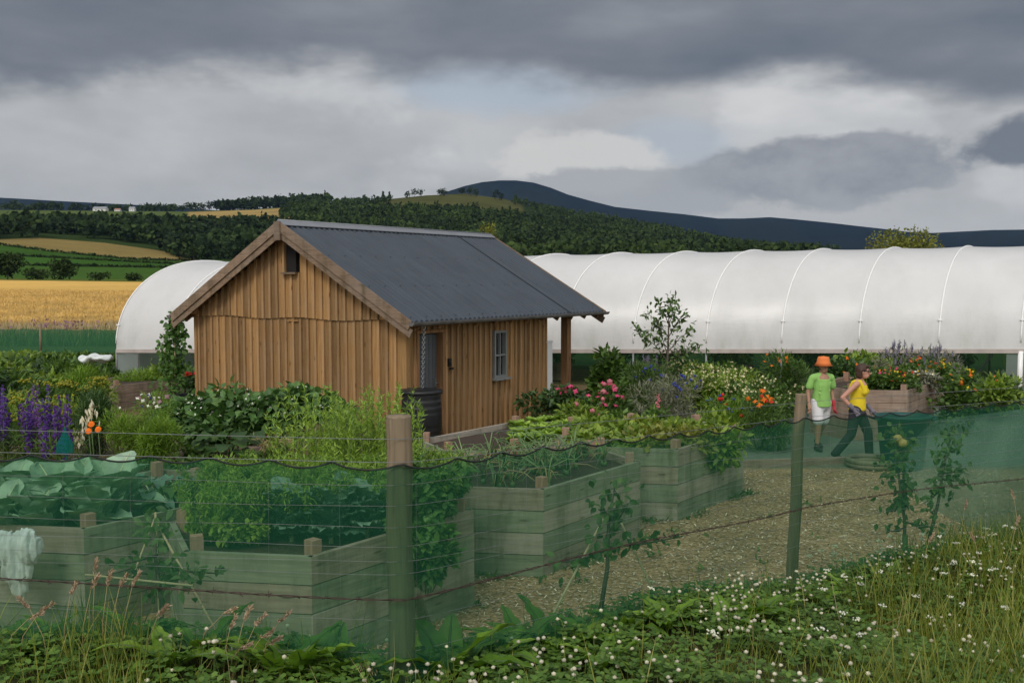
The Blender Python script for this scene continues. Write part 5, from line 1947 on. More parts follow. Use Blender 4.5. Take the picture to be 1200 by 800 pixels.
vv = np.array([v.co[:] for v in o.data.vertices])
vv[:, 2] += [.09 * mn.noise(Vector((v[0] * 5, v[1] * 5, v[2] * 2))) for v in vv]
off_ = np.array([vv[:, 0].mean(), vv[:, 1].mean(), vv[:, 2].min()])
o.data.vertices.foreach_set('co', (vv - off_).astype(np.float32).ravel()); o.location = off_; o.data.update()
tag(o, 'white crop cover lying over the shrubs before the tunnel end', 'crop cover')

# climbing beans on a pole at the shed's corner
loc = bp(203, 22.6, .1)
t = newplant('climbing_beans', 'tall narrow column of climbing beans beside the shed eave', 'plant', None, loc)
mb = MB()
n_ = 900
tt = rng.random(n_) ** .9
wid = .40 * (1 - tt) ** .6 + .06
P = np.array(loc) + np.stack([rng.normal(size=n_) * wid * .55 + .05 * np.sin(tt * 9), rng.normal(size=n_) * wid * .5, tt * 2.15], 1)
leaves(mb, P, rvec(n_) + [0, 0, -.3], rvec(n_) * .6 + [0, -.5, .6], .13 * rng.uniform(.6, 1.2, n_), .09, LEAF, .2); mb.build('foliage', M['leaf_vine'], t)
mb = MB(); mb.tube([loc, (loc[0] + .03, loc[1], 2.3)], .02, 6); mb.build('pole', M['bamboo'], t)
bush('geranium', 'red flowered plant at the shed corner beside the dark tub', bp(226, 22.2, .45), (.3, .3, .28), 260, .1, .07, 'leaf_dark', [('red', 10, .04, 'ball')])
p = bp(224, 21.0, 0)
mb = MB(); mb.lathe([(0, 0), (.36, 0), (.42, .5), (.46, .52), (.46, .55), (.40, .55), (.38, .1), (0, .1)], p, 24)
tag(mb.build('tub', M['black']), 'round black plastic tub at the shed corner', 'tub')

# willowy light green herbs
for k in range(17):
    px_ = 338 + 11.0 * (k % 9) + random.uniform(-5, 5) + (60 if k >= 9 else 0); Y = 12.0 + random.uniform(-.6, 1.0)
    if px_ > 515: px_ -= 90
    loc = bp(px_, Y, .05)
    t = newplant('tarragon', 'willowy light green tarragon with upright narrow leaved stems', 'plant', 'tarragon plants behind the kale bed', loc)
    mb, ms = MB(), MB()
    for q in range(8):
        b_ = np.array(loc) + [random.uniform(-.22, .22), random.uniform(-.22, .22), 0]
        h_ = random.uniform(1.0, 1.62) * (1.0 if px_ < 480 else .95)
        tip = b_ + [random.uniform(-.16, .16), random.uniform(-.12, .12), h_]
        P = np.array([b_ + (tip - b_) * u for u in np.linspace(0, 1, 5)]); P[:, 0] += .03 * np.sin(np.linspace(0, 2, 5) + q)
        ms.tube(P, np.linspace(.006, .002, 5), 4)
        n_ = 75
        tt = rng.uniform(.15, 1, n_)
        X = b_ + (tip - b_) * tt[:, None]
        leaves(mb, X, rvec(n_) * .75 + [0, 0, .75], rvec(n_), .105 * (1.2 - .5 * tt), .017, LANCE, .25)
    mb.build('foliage', M['leaf_lime'], t); ms.build('stem', M['stem'], t)

# lettuce bed in front of the window
for k in range(26):
    px_ = 608 + (k % 9) * 8 + random.uniform(-3, 3); Y = 15.2 + (k // 9) * .75 + random.uniform(-.2, .2) + (px_ - 600) * .012
    loc = bp(px_, Y, .46)
    t = newplant('lettuce', 'bright green lettuce growing in the low bed under the window', 'lettuce', 'lettuces in the bed by the window', loc)
    mb = MB(); n_ = 42
    a = rng.uniform(0, 2 * PI, n_)
    leaves(mb, np.array(loc) + np.zeros((n_, 3)), np.stack([np.cos(a), np.sin(a), rng.uniform(.3, 1.6, n_)], 1), np.tile([0, 0, 1.0], (n_, 1)) + rvec(n_) * .3, .22, .12, LEAF, .3, .15)
    mb.build('leaf', M['leaf_lime'], t)

# flowers by the porch and the long drift toward the tunnel
spots = [
    ('rose_bush', 'dark leaved rose bush with pink blooms by the porch post', 655, 20.0, .1, (.8, .5, .36), 1100, .10, .07, 'leaf_dark', [('pink', 9, .06, 'daisy')]),
    ('rose_bush', 'rose bush crowded with magenta blooms beside the lettuce bed', 708, 18.9, .1, (.6, .5, .44), 900, .10, .07, 'leaf_mid', [('pink', 16, .065, 'daisy'), ('rose', 5, .06, 'ball')]),
    ('shrub', 'low bright shrub in front of the magenta roses', 690, 17.2, .0, (.7, .5, .42), 900, .11, .06, 'leaf_light', [('rose', 3, .05, 'ball')]),
    ('shrub', 'large leaved green shrub growing beside the porch post', 716, 22.6, .0, (.6, .5, .68), 900, .17, .11, 'leaf_mid', None),
    ('shrub', 'leafy green shrub between the porch shrub and the sapling', 738, 21.4, .0, (.7, .6, .42), 900, .13, .07, 'leaf_mid', None),
    ('lupin', 'clump with a single salmon pink flower spire by the trailing bed', 768, 17.6, .0, (.35, .3, .5), 400, .10, .05, 'leaf_mid', [('rose', 1, .035, 'spike')]),
    ('cornflower_clump', 'blue flowered cornflower clump in front of the cream drift', 790, 18.6, .0, (.75, .5, .62), 2400, .13, .014, 'leaf_grey', [('blue', 26, .03, 'ball')]),
    ('cornflower_clump', 'wispy blue flowered clump beside the sapling trunk', 752, 20.2, .0, (.7, .5, .7), 2200, .14, .016, 'leaf_mid', [('blue', 16, .03, 'ball')]),
    ('sage_bush', 'grey purple sage haze at the foot of the sapling', 765, 22.8, .0, (.9, .6, .58), 2200, .12, .022, 'leaf_grey', [('lav', 14, .025, 'spike')]),
    ('nigella_clump', 'fine leaved green clump with small red flowers below the cream drift', 845, 17.9, .0, (.8, .5, .55), 2600, .13, .013, 'leaf_feather', [('blue', 12, .03, 'ball'), ('red', 5, .045, 'ball')]),
    ('poppy_clump', 'orange red poppies in a leafy clump beside the tall fence post', 897, 17.3, .0, (.6, .45, .55), 1800, .13, .016, 'leaf_mid', [('orange', 10, .06, 'daisy'), ('red', 5, .05, 'daisy')]),
    ('poppy_clump', 'scattered orange poppies at the far side of the fence post', 925, 21.5, .0, (.8, .5, .75), 1600, .14, .025, 'leaf_mid', [('orange', 9, .05, 'daisy')]),
    ('shrub', 'dark green shrub behind the walking person in the lime tee', 980, 22.5, .0, (1.1, .6, .62), 1200, .15, .08, 'leaf_dark', [('orange', 6, .05, 'daisy')]),
    ('shrub', 'yellow green shrub behind the head of the woman in yellow', 1018, 24.2, .0, (.9, .6, .68), 1200, .15, .07, 'leaf_light', None),
    ('sage_bush', 'grey lavender haze of sage rising behind the bright planter', 1045, 22.6, .0, (1.05, .6, .66), 2600, .13, .022, 'leaf_grey', [('lav', 30, .022, 'spike')]),
    ('sage_bush', 'tall greyish seed heads beside the tunnel brace', 1092, 23.4, .0, (1.15, .6, .66), 2600, .13, .022, 'leaf_grey', [('lav', 34, .022, 'spike')]),
    ('shrub', 'dark bronze shrub at the tunnel corner post', 1160, 22.0, .0, (1.0, .6, .5), 1000, .14, .09, 'leaf_dark', [('orange', 5, .04, 'ball')]),
    ('shrub', 'bright green leafy clump right at the tunnel corner', 1178, 20.8, .2, (.55, .4, .45), 700, .15, .06, 'leaf_light', None),
    ('nasturtium', 'orange and yellow nasturtiums spilling beside the planter post', 1122, 19.2, .1, (.62, .5, .62), 800, .09, .08, 'leaf_mid', [('orange', 10, .04, 'daisy'), ('yellow', 7, .036, 'daisy')]),
]
for nm, lab, px_, Y, z_, rad, n_, L_, W_, mt, fl_ in spots:
    bush(nm, lab, bp(px_, Y, z_), rad, n_, L_, W_, mt, fl_, None, 10, LEAF if W_ > .03 else BLADE, .4)
for k, (px_, Y, h_) in enumerate([(795, 22.5, .52), (822, 22.0, .56), (850, 21.6, .54), (878, 21.2, .48), (905, 20.6, .42), (835, 20.4, .45), (865, 20.0, .42), (808, 20.8, .46), (890, 19.6, .36)]):
    bush('feverfew', 'bushy plant covered in small cream daisies before the tunnel', bp(px_, Y, .15), (.72, .5, h_), 1100, .11, .045, 'leaf_light' if k % 2 else 'leaf_mid',
         [('cream', 55, .03, 'daisy')], 'cream daisy drift before the tunnel', 10)
for k, (px_, Y, c_, lab) in enumerate([(1040, 18.9, ['pink', 'orange'], 'pink and orange bedding plant in the tall plank bed'), (1062, 18.7, ['red', 'yellow'], 'red and yellow bedding plant at the near corner of the tall plank bed'),
                                      (1085, 19.6, ['white', 'yellow'], 'white flowered trailing plant on the tall plank bed'), (1072, 20.0, ['orange', 'red'], 'bushy orange flowered plant at the back of the tall plank bed'),
                                      (1015, 19.2, ['rose', 'white'], 'low pale pink plant in the tall plank bed behind the woman'), (1098, 20.3, ['yellow', 'orange'], 'yellow flowered plant at the far end of the tall plank bed')]):
    bush('bedding_plant', lab, bp(px_, Y, .84), (.42, .35, .24 + .05 * (k == 3)), 520, .10, .05, 'leaf_mid' if k != 2 else 'leaf_grey', [(c_[0], 8, .034, 'daisy'), (c_[1], 7, .03, 'daisy')])

# young tree before the tunnel
b_ = np.array(bp(785, 21.8, 0))
t = newplant('sapling', 'slender young tree with an open crown against the white tunnel', 'tree', None, tuple(b_))
tb, mb = MB(), MB()
trunk = [b_, b_ + [-.05, 0, .9], b_ + [-.03, 0, 1.6], b_ + [-.02, 0, 2.2], b_ + [-.06, 0, 2.68]]
tb.tube(trunk, [.035, .03, .022, .012, .004], 7)
for q, (z0, dx, dz) in enumerate([(1.2, -.5, .55), (1.15, .62, .35), (1.4, .55, .5), (1.5, -.75, .45), (1.7, .32, .55), (1.75, -.42, .5), (1.95, .25, .45), (2.05, -.25, .45), (1.3, -.2, .7), (1.35, .75, .1), (2.2, .1, .4)]):
    s0 = b_ + [-.04, 0, z0]; e = s0 + [dx, random.uniform(-.3, .3), dz]
    P = [s0, s0 + (e - s0) * .5 + [0, 0, .06], e]
    tb.tube(P, [.012, .008, .003], 5)
    n_ = 52
    u = rng.uniform(.25, 1.05, n_)[:, None]
    leaves(mb, s0 + (e - s0) * u + rng.normal(size=(n_, 3)) * .07, rvec(n_) + [0, 0, -.1], rvec(n_) * .7 + [0, 0, 1], .125 * rng.uniform(.7, 1.2, n_), .06, LEAF, .25, .1)
mb.build('crown', M['leaf_yel'] if False else M['leaf_apple'], t); tb.build('trunk', M['bark'], t)
mb = MB(); a = at(749, 437, 22.0); b2 = at(755, 446, 22.0); mb.bar(a, b2, .05, .015)
tag(mb.build('plant_label', M['whiteboard']), 'white plant label stick at the edge of the cream daisies', 'plant label')

# trailing crop in the third hexagonal bed
for k in range(12):
    px_ = 706 + 14 * (k % 11) + random.uniform(-5, 5); Y = 13.3 + random.uniform(-.2, 1.1)
    c_ = BED['b3'][1] + rng.uniform(-.9, .9, 2) * [1.0, .9]
    bush('squash_plant', 'pale trailing leafy plant covering the bed by the chip yard', (c_[0], c_[1], .80), (.42, .4, .11), 300, .11, .06, 'leaf_light' if k % 3 else 'leaf_yel', None, 'trailing plants in the bed by the chip yard', 7, up=.1)
bush('tomato_plant', 'bright leafy plant hanging over the plank wall of the trailing bed', at(840, 548, 13.0), (.36, .25, .38), 520, .12, .06, 'leaf_light', None)

# onions in the second bed
for k in range(56):
    c_ = BED['b2'][1] + np.array([rng.uniform(-.95, .95), rng.uniform(-1.05, .95)])
    v = c_ - BED['b2'][1]
    if abs(v @ np.array([.8, -.6])) > .72 or abs(v @ U) > 1.25: continue
    loc = (c_[0], c_[1], .82)
    t = newplant('onion', 'onion with long blue green leaves, some bent over and browned', 'onion', 'onions in the middle hexagonal bed', loc)
    mb, md = MB(), MB()
    for q in range(7):
        a = rng.uniform(0, 2 * PI); h_ = rng.uniform(.2, .38); k2 = rng.uniform(.05, .28)
        pts = [np.array(loc), np.array(loc) + [k2 * .3 * math.cos(a), k2 * .3 * math.sin(a), h_ * .6], np.array(loc) + [k2 * math.cos(a), k2 * math.sin(a), h_ * (1 if q % 3 else .55)], np.array(loc) + [1.7 * k2 * math.cos(a), 1.7 * k2 * math.sin(a), h_ * (.95 if q % 3 else .2)]]
        (md if (q == 0 or (q == 3 and k % 2)) else mb).tube(pts, [.009, .008, .006, .002], 5)
    mb.ell((loc[0], loc[1], .84), (.03, .03, .035), 8, 6)
    mb.build('leaf', M['leaf_onion'], t); md.build('dry_leaf', M['drygrass'], t)

# kale, carrots and parsley in the first bed; parsnip tops spilling at its corner
b1 = BED['b1'][1]


def kale(loc, s_, label, group):
    t = newplant('kale', label, 'kale', group, tuple(loc))
    mb = MB()
    for q in range(16):
        a = q * 2.4 + random.uniform(-.3, .3)
        el = .6 + 2.2 * (q / 16)
        d_ = np.array([math.cos(a), math.sin(a), el])
        bigleaf(mb, np.array(loc) + [0, 0, .10 + .012 * q], d_, [-math.cos(a) * el, -math.sin(a) * el, 1.2], s_ * rng.uniform(.75, 1.05), s_ * .66, .45, .12, .06, 0, 0, .78, (18, 13), 5.5, .5)
    mb.build('leaf', M['kale'], t)
    mb = MB(); mb.tube([loc, np.array(loc) + [0, 0, .3]], .02, 6); mb.build('stem', M['rib'], t)


for k, (px_, Y) in enumerate([(338, 8.2), (385, 8.15), (428, 8.3), (408, 8.6)]):
    kale(bp(px_, Y, .76), .40, 'crinkled blue green kale growing in the bed behind the gatepost', 'kale plants in the bed behind the gatepost')


def feather(name, loc, n_st, h_, mat, label, group, spread=.22, leafn=60, L_=.07, W_=.022, cat='plant'):
    t = newplant(name, label, cat, group, tuple(loc))
    mb, ms = MB(), MB()
    for q in range(n_st):
        a = rng.uniform(0, 2 * PI)
        sp_2 = spread * math.sqrt(rng.random())
        b_ = np.array(loc) + [.3 * sp_2 * math.cos(a), .3 * sp_2 * math.sin(a), 0]
        e = b_ + [sp_2 * 1.3 * math.cos(a), sp_2 * 1.3 * math.sin(a), h_ * rng.uniform(.65, 1.05)]
        mid = (b_ + e) / 2 + [0, 0, .10 * h_]
        ms.tube([b_, mid, e], [.005, .004, .002], 4)
        u = rng.uniform(.35, 1, leafn)[:, None]
        P = (1 - u) ** 2 * b_ + 2 * u * (1 - u) * mid + u * u * e
        leaves(mb, P + rng.normal(size=P.shape) * .018, rvec(leafn) + [math.cos(a) * .4, math.sin(a) * .4, .1], rvec(leafn) * .6 + [0, 0, 1], L_ * rng.uniform(.5, 1.2, leafn), W_, LEAF, .3)
    mb.build('foliage', M[mat], t); ms.build('stem', M['stem'], t)


for k in range(34):
    px_ = 250 + 20.5 * (k % 13) + random.uniform(-8, 8); Y = 8.75 + random.uniform(-.35, .9) + (px_ - 400) * .003
    feather('carrot_plant', bp(px_, Y, .8), 16, .54, 'leaf_feather', 'feathery bright green carrot top behind the kale', 'carrot tops behind the kale', .25, 90, .06, .014)
for k, (px_, Y) in enumerate([(250, 8.15), (268, 8.05), (288, 8.1), (262, 8.6), (300, 8.5)]):
    feather('parsley', bp(px_, Y, .8), 16, .24, 'leaf_lime', 'curly bright parsley at the plank end of the kale bed', 'parsley at the plank end of the kale bed', .16, 50, .05, .04)
for k, (px_, Y, z_, h_) in enumerate([(492, 8.55, .75, .55), (505, 8.9, .7, .5), (488, 8.2, .55, .45), (512, 9.2, .8, .5), (480, 8.6, .8, .6), (498, 8.3, .35, .5)]):
    feather('parsnip_plant', bp(px_, Y, z_), 13, h_, 'leaf_vine', 'leafy parsnip tops spilling over the bed edge beside the gatepost', 'parsnip tops beside the gatepost', .22, 46, .10, .055)

# cabbages in the bed with the fleece


def cabbage(loc, s_, label, group, nl=12):
    t = newplant('cabbage', label, 'cabbage', group, tuple(loc))
    mb = MB()
    for q in range(nl):
        a = q * 2.4 + random.uniform(-.25, .25)
        el = .7 + 3.4 * (q / nl)
        d_ = np.array([math.cos(a), math.sin(a), el])
        bigleaf(mb, np.array(loc) + [.04 * math.cos(a), .04 * math.sin(a), .10 + .01 * q], d_, [-math.cos(a) * el, -math.sin(a) * el, 1.0], s_ * rng.uniform(.8, 1.1), s_ * .92, .42, .34, .05, 0, 1, .72, (16, 15), 2.6, .5)
    mb.build('leaf', [M['cabbage'], M['rib']], t)


for k, (px_, Y, s_) in enumerate([(6, 9.3, .50), (66, 9.0, .58), (122, 9.1, .54), (36, 8.6, .42), (100, 8.7, .40), (-45, 9.2, .5), (-8, 8.55, .38)]):
    cabbage(bp(px_, Y, .70), s_ * .95, 'huge pale blue green cabbage with ribbed outer leaves in the fleece bed', 'giant cabbages in the fleece bed')
for k, (px_, Y) in enumerate([(165, 9.5), (190, 9.75), (212, 10.0), (232, 9.8), (178, 10.1), (205, 9.35)]):
    loc = bp(px_, Y, .62)
    t = newplant('turnip', 'leafy turnip with crinkled mid green leaves beside the giant cabbages', 'turnip', 'turnips beside the giant cabbages', loc)
    mb, ms = MB(), MB()
    for q in range(11):
        a = q * 2.4; e = np.array(loc) + [.18 * math.cos(a), .18 * math.sin(a), .14 + .02 * q]
        ms.tube([loc, (np.array(loc) + e) / 2 + [0, 0, .05], e], [.008, .007, .005], 5)
        bigleaf(mb, e, [math.cos(a), math.sin(a), .55], [-math.cos(a) * .5, -math.sin(a) * .5, 1], .27, .17, .8, .2, .07, res=(10, 9))
    mb.build('leaf', M['leaf_vine'] if k % 2 else M['kale'], t); ms.build('stem', M['rib'], t)
for k in range(9):
    c_ = BED['l2'][1] + rng.uniform(-.9, .9, 2)
    bush('strawberry_plant', 'low leafy plant in the half empty low bed', (c_[0], c_[1], .47), (.2, .2, .09), 70, .10, .06, 'leaf_mid', None, 'low plants in the half empty bed', 5)
for k in range(3):
    feather('wild_straw', at([372, 385, 318][k], [526, 520, 535][k], 12.6), 12, .3, 'drygrass', 'tuft of dry straw coloured stalks on the low bed edge', 'dry tufts on the low beds', .15, 14, .1, .01)
for px_, Y, h_ in ((668, 16.0, .35), (735, 15.4, .3), (740, 16.6, .45), (520, 13.4, .3)):
    bush('low_plant', 'low green plant filling the gap between the lettuce bed and the trailing bed', bp(px_, Y, 0), (.5, .4, h_), 500, .11, .06, 'leaf_mid', None, 'low plants between the beds', 8)

# espalier apples behind the netting


def apple(base, top, arms, label, tie=True, n_=90, fruit=()):
    base, top = np.array(base), np.array(top)
    t = newplant('apple_tree', label, 'tree', None, tuple(base))
    tb, mb = MB(), MB()
    H = top - base
    tr = [base - [0, 0, .05], base + H * .35 + [.015, 0, 0], base + H * .7 - [.012, 0, 0], top]
    tb.tube(tr, [.014, .012, .009, .004], 7)
    u = rng.uniform(.42, 1.03, n_)
    leaves(mb, base + H * u[:, None] + rng.normal(size=(n_, 3)) * [.055, .05, .03], rvec(n_) + [0, -.2, -.25], rvec(n_) * .7 + [0, -.4, .8], .066 * rng.uniform(.6, 1.2, n_), .036, LEAF, .3, .1)
    for z_, e in arms:
        s0 = base + H * z_; e = np.array(e)
        tb.tube([s0, (s0 + e) / 2 + [0, 0, -.01], e], [.008, .006, .003], 6)
        m_ = int(70 * np.linalg.norm(e - s0)) + 6
        u = rng.uniform(.1, 1.02, m_)[:, None]
        leaves(mb, s0 + (e - s0) * u + rng.normal(size=(m_, 3)) * [.03, .03, .03], rvec(m_) + [0, -.2, -.1], rvec(m_) * .7 + [0, -.4, .8], .058 * rng.uniform(.6, 1.2, m_), .034, LEAF, .3, .1)
    mb.build('crown', M['leaf_apple'], t); tb.build('trunk', M['bark'], t)
    if tie:
        q = base + H * .1
        m2 = MB(); m2.tube([q - [0, 0, .12], q + [0, 0, .16]], .022, 8); m2.build('guard', M['stem'], t)
    for f_ in fruit:
        m2 = MB(); m2.ell(f_, (.035, .035, .033), 12, 8); m2.build('apple', M['apple'], t)
    return t


apple(at(701, 722, 5.25), at(722, 562, 5.45), [(.48, at(652, 660, 5.3)), (.50, at(800, 628, 5.5)), (.62, at(736, 590, 5.45)), (.7, at(704, 588, 5.4))], 'young espalier apple with arms trained along the barbed wire by the bamboo canes', False, 70)
apple(at(1061, 668, 7.2), at(1052, 505, 7.35), [(.35, at(1100, 618, 7.3)), (.3, at(1040, 622, 7.25)), (.7, at(1032, 540, 7.3)), (.85, at(1066, 515, 7.35)), (.5, at(1064, 565, 7.3))],
      'young apple tree with two ripening fruits tied behind the netting', True, 190, (at(1052, 514, 7.3), at(1058, 519, 7.28)))
apple(at(1085, 640, 7.5), at(1118, 500, 7.9), [(.45, at(1082, 590, 7.6)), (.55, at(1130, 562, 7.7)), (.6, at(1132, 548, 7.7)), (.8, at(1120, 530, 7.8)), (.3, at(1090, 600, 7.6))],
      'leggy young apple tree leaning in front of the loose netting', False, 130)
apple(at(188, 765, 4.95), at(183, 603, 5.3), [(.62, at(262, 672, 4.95)), (.58, at(225, 690, 4.9)), (.7, at(128, 662, 4.95))], 'young apple tree in the cane tripod before the cabbage bed', False, 70)

# ------------------------------------------------------------------ bank vegetation


def bankpt(px_, py_):
    a, b_ = ray(px_, py_)
    Y = 2.5
    while Y < 12:
        if EYE + b_ * Y <= gz(a * Y, Y): return (a * Y, Y, gz(a * Y, Y))
        Y += .02
    return (a * Y, Y, 0)


def sample_bank(n_, d0=-3.2, d1=.7, x0=-3.6, x1=5.4, keep=None):
    out_ = []
    while len(out_) < n_:
        x_, y_ = rng.uniform(x0, x1), rng.uniform(2.6, 8.8)
        if abs(x_) > y_ * .58 + .3: continue
        d, _ = fence_param(x_, y_)
        if d < d0 or d > d1: continue
        z_ = gz(x_, y_)
        if keep and not keep(x_, y_, d): continue
        out_.append((x_, y_, z_))
    return np.array(out_)


def clumpy(x_, y_, d):
    v = math.sin(x_ * 2.9 + 1) * math.sin(y_ * 3.3) + .5 * math.sin(x_ * 7 + y_ * 5)
    return rng.random() < (.55 + .4 * v) * (1 if d < .2 else math.exp(-(d - .2) * 3))


# clover mat
P = sample_bank(17000, keep=lambda x_, y_, d: clumpy(x_, y_, d))
n_ = len(P)
hgt = rng.uniform(.02, .13, n_)
C0 = P + np.stack([rng.normal(size=n_) * .02, rng.normal(size=n_) * .02, hgt], 1)
mb = MB()
a0 = rng.uniform(0, 2 * PI, n_)
for q in range(3):
    a = a0 + q * 2 * PI / 3
    leaves(mb, C0, np.stack([np.cos(a), np.sin(a), .25 + .3 * rng.random(n_)], 1), np.tile([0, 0, 1.0], (n_, 1)) + rvec(n_) * .25, .026 * rng.uniform(.7, 1.3, n_), .024, ((0, .2), (.55, 1), (1, .55)), .1)
k_ = rng.choice(n_, 5000, False)
leaves(mb, P[k_], C0[k_] - P[k_] + [0, 0, .01], rvec(5000), np.linalg.norm(C0[k_] - P[k_], axis=1) + .01, .003, ((0, 1), (1, .7)), 0)
tag(mb.build('clover', M['clover']), 'mat of white clover leaves covering the bank', 'clover', kind='stuff')


def dens(x_, y_):
    p_ = 600 + F * x_ / y_
    return math.exp(-((p_ - 880) / 190) ** 2) * .9 + .35 * math.exp(-((p_ - 180) / 130) ** 2) + .12


CL = sample_bank(46, -2.5, -.05, keep=lambda x_, y_, d: rng.random() < dens(x_, y_))
CS = rng.uniform(.07, .24, len(CL))
CW = rng.uniform(.4, 1.0, len(CL))


def clustered(x_, y_, d):
    v = (CW * np.exp(-((CL[:, 0] - x_) ** 2 + (CL[:, 1] - y_) ** 2) / CS ** 2)).max()
    return rng.random() < v + .035 * dens(x_, y_)


P = sample_bank(560, -2.6, .15, keep=clustered)
n_ = len(P)
T_ = P + np.stack([rng.normal(size=n_) * .02, rng.normal(size=n_) * .02, rng.uniform(.10, .21, n_)], 1)
mb = MB()
balls(mb, T_, rng.uniform(.007, .0115, n_))
q_ = 22
for s_ in range(q_):
    d_ = rvec(n_); d_[:, 2] = np.abs(d_[:, 2]) * .9 - .1
    leaves(mb, T_, d_, rvec(n_), rng.uniform(.008, .0125, n_), .0045, LANCE, 0)
leaves(mb, P, T_ - P, rvec(n_), np.linalg.norm(T_ - P, axis=1), .003, ((0, 1), (1, .8)), 0, 0, 1)
tag(mb.build('clover_flowers', [M['f_clov'], M['stem']]), 'hundreds of cream clover heads dotted over the bank', 'clover flowers', kind='stuff')
P = sample_bank(85, -1.3, .4, keep=lambda x_, y_, d: rng.random() < (1 if 600 + F * x_ / y_ > 960 else .06))
n_ = len(P)
T_ = P + np.stack([rng.normal(size=n_) * .03, rng.normal(size=n_) * .03, rng.uniform(.14, .30, n_)], 1)
mb = MB()
K_ = 14
balls(mb, np.repeat(T_, K_, 0) + np.stack([rng.normal(size=n_ * K_) * .011, rng.normal(size=n_ * K_) * .011, rng.normal(size=n_ * K_) * .003], 1), .0048)
leaves(mb, P, T_ - P, rvec(n_), np.linalg.norm(T_ - P, axis=1), .003, ((0, 1), (1, .8)), 0, 0, 1)
tag(mb.build('yarrow_flowers', [M['f_white'], M['stem']]), 'flat white yarrow flowers among the tall grass of the bank', 'wild flowers', kind='stuff')

# grass
mb = MB()
P = sample_bank(6500, -3.2, .8, keep=lambda x_, y_, d: rng.random() < (.35 + .5 * math.sin(x_ * 1.9 + 2) ** 2))
n_ = len(P)
leaves(mb, P, rvec(n_) * .45 + [0, 0, 1], rvec(n_), rng.uniform(.06, .19, n_), .0055, BLADE, .35)
P = sample_bank(5200, -2.2, .5, keep=lambda x_, y_, d: rng.random() < (1 if 600 + F * x_ / y_ > 1060 + 60 * math.sin(y_ * 3) else .012))
n_ = len(P)
leaves(mb, P, rvec(n_) * .3 + [0, 0, 1], rvec(n_), rng.uniform(.12, .36, n_), .006, BLADE, .35)
P = sample_bank(620, -1.2, .3, keep=lambda x_, y_, d: rng.random() < (1 if abs(600 + F * x_ / y_ - 112) < 48 else .03))
n_ = len(P)
leaves(mb, P, rvec(n_) * .22 + [0, 0, 1], rvec(n_), rng.uniform(.16, .36, n_), .0055, BLADE, .3)
P = sample_bank(150, -2.4, .3)
n_ = len(P)
leaves(mb, P, rvec(n_) * .6 + [0, 0, .8], rvec(n_), rng.uniform(.15, .4, n_), .004, BLADE, .4, 0, 1)
tag(mb.build('grass', [M['grass'], M['drygrass']]), 'rough mixed grass growing over the bank', 'grass', kind='stuff')

# flowering grass stalks with fluffy heads
def stalk(px_, py_, h_, lean):
    b_ = np.array(bankpt(px_, py_))
    t = newplant('grass_stalk', 'dry grass stalk with a fluffy pinkish seed head on the bank', 'grass', 'seeding grass stalks on the bank', tuple(b_))
    e = b_ + [lean, random.uniform(-.05, .05), h_]
    mid = (b_ + e) / 2 + [-lean * .2, 0, .03]
    mb = MB(); mb.tube([b_, mid, e], [.0022, .0018, .0012], 4); mb.build('stem', M['drygrass'], t)
    d_ = unit(np.array(e - mid) + [lean * .8, 0, 0]); n2 = 70
    u = rng.random(n2)
    mb = MB()
    leaves(mb, e + d_ * (u * .065)[:, None] + rvec(n2) * .006, d_ + rvec(n2) * .7, rvec(n2), .016, .006, LANCE, .1)
    mb.build('seed_head', M['seed'], t)


for px_, py_, h_, l_ in [(262, 798, .20, .02), (275, 799, .24, .03), (283, 799, .22, .05), (270, 799, .15, .05), (290, 799, .18, .06), (305, 799, .24, .07), (298, 799, .14, .05), (60, 795, .3, -.06), (75, 790, .34, .05), (120, 790, .38, .04),
                          (130, 785, .36, .06), (110, 780, .4, .02), (140, 790, .36, .05), (95, 792, .36, .05), (20, 790, .26, .1), (8, 780, .22, .12), (170, 795, .26, .06), (230, 780, .2, .1), (1125, 655, .35, .03), (1180, 690, .4, .04), (1150, 700, .35, -.05), (1080, 690, .3, .05), (1195, 660, .45, -.04)]:
    stalk(px_, py_, h_, l_)

# docks


def dock(px_, py_, s_, nl=8, label='broad leaved green dock plant growing on the bank'):
    b_ = np.array(bankpt(px_, py_))
    t = newplant('dock_plant', label, 'weed', 'dock plants on the bank', tuple(b_))
    mb = MB()
    for q in range(nl):
        a = q * 2.4 + random.uniform(-.4, .4)
        el = rng.uniform(.6, 2.3)
        bigleaf(mb, b_ + [.015 * math.cos(a), .015 * math.sin(a), .01], [math.cos(a), math.sin(a), el], [-math.cos(a) * el, -math.sin(a) * el, 1.0], s_ * 1.45 * rng.uniform(.7, 1.2), s_ * .48, rng.uniform(.4, .9), .3, .035, 0, 1, .6, (12, 9), 3.5)
    mb.build('leaf', [M['dock'], M['stem']], t)


for px_, py_, s_, nl in [(525, 797, .26, 8), (500, 775, .25, 4), (575, 785, .20, 7), (612, 770, .19, 7), (648, 765, .20, 8), (690, 760, .18, 7), (640, 790, .18, 6), (735, 745, .17, 6), (780, 740, .17, 7), (835, 738, .17, 6), (850, 745, .2, 7),
                          (880, 735, .2, 8), (905, 728, .17, 6), (960, 712, .17, 6), (1000, 705, .16, 5), (355, 798, .22, 8), (330, 799, .2, 6), (370, 790, .2, 6), (390, 799, .2, 7), (240, 770, .2, 6), (160, 760, .2, 6), (60, 750, .22, 6),
                          (200, 790, .2, 6), (1040, 690, .15, 5), (565, 765, .16, 5), (705, 790, .16, 6), (455, 799, .16, 5), (30, 770, .2, 6), (305, 785, .18, 5)]:
    dock(px_, py_, s_, nl)

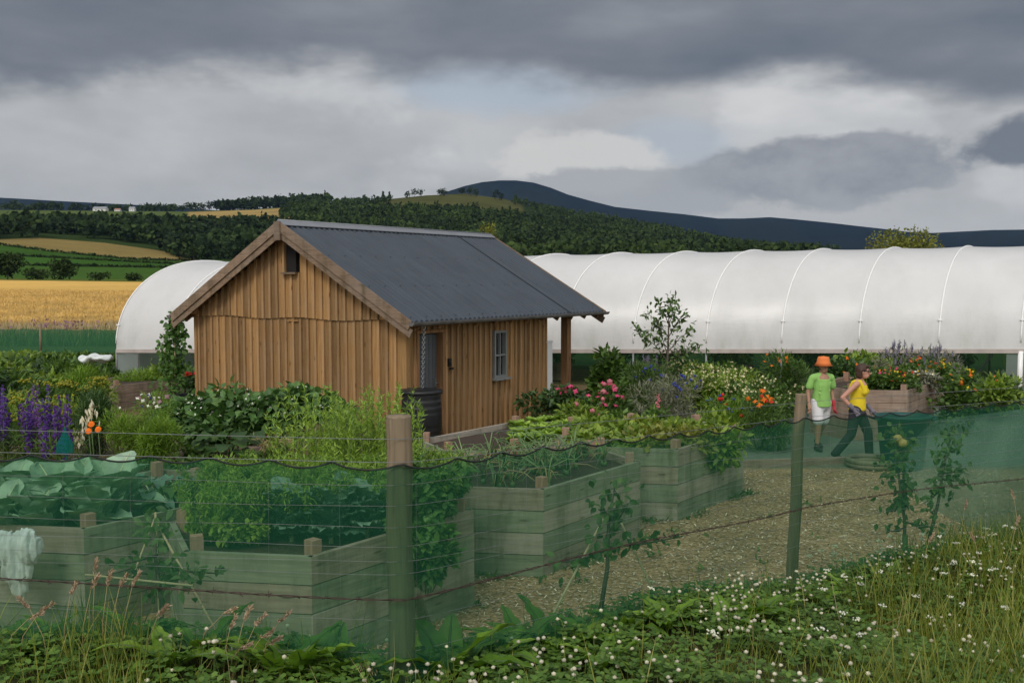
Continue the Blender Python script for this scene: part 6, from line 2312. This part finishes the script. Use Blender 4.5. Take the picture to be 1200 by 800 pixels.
# weeds and fallen leaves about the yard
mb = MB()
for q in range(70):
    key = random.choice(['b1', 'b2', 'b3', 'b2', 'b3'])
    Vb = BED[key][2]; k0 = random.choice([0, 0, 0, 5])
    c_ = Vb[k0] + (Vb[(k0 + 1) % 6] - Vb[k0]) * random.random()
    c_ = c_ + unit(c_ - BED[key][1]) * random.uniform(.03, .12)
    if q > 45: c_ = np.array([random.uniform(.2, 4.5), random.uniform(8.2, 15)])
    m_ = random.randint(6, 26)
    leaves(mb, np.array([c_[0], c_[1], .005]) + rng.normal(size=(m_, 3)) * [.05, .05, 0], rvec(m_) * .8 + [0, 0, .5], rvec(m_) * .5 + [0, 0, 1], rng.uniform(.03, .10, m_), rng.uniform(.008, .03, m_), LEAF, .3)
tag(mb.build('weeds', M['leaf_mid']), 'small weeds sprouting along the bed edges and in the chips', 'weeds', kind='stuff')

# wood chips lying on the yard
n_ = 26000
Y = rng.uniform(7.0, 15.4, n_); px2 = rng.uniform(380, 1240, n_)
X = (px2 - 600) / F * Y
ok = np.array([fence_param(a, b_)[0] > 2.4 for a, b_ in zip(X, Y)])
X, Y = X[ok], Y[ok]; n_ = len(X)
mb = MB()
d_ = rvec(n_); d_[:, 2] *= .25
leaves(mb, np.stack([X, Y, rng.uniform(.006, .022, n_)], 1), d_, rvec(n_) * .35 + [0, 0, 1], rng.uniform(.015, .05, n_), rng.uniform(.008, .018, n_), ((0, .8), (1, 1)), 0)
M['chips'] = leafmat('wood_chip', G((.16, .115, .08), (.33, .255, .185), (.52, .43, .33), (.78, .68, .55)), 0, .8, .2)
tag(mb.build('wood_chips', M['chips']), 'pale wood chips scattered over the yard', 'wood chips', kind='stuff')
for nm in ('leaf_mid',): pass

# thin air over the far hills
hz = MB(); hz.box((0, 3700, 234.5), (24000, 9000, 471))
m = bpy.data.materials.new('air'); m.use_nodes = True
nt = m.node_tree
for n in list(nt.nodes):
    if n.type == 'BSDF_PRINCIPLED': nt.nodes.remove(n)
v = nt.nodes.new('ShaderNodeVolumePrincipled'); v.inputs['Color'].default_value = (.42, .64, 1.0, 1); v.inputs['Density'].default_value = 2.5e-5
v.inputs['Anisotropy'].default_value = 0
nt.links.new(v.outputs[0], nt.nodes['Material Output'].inputs['Volume'])
USE_HAZE = True
if USE_HAZE:
    o = hz.build('haze', m); tag(o, 'thin bluish air over the far hills', 'haze', kind='stuff')
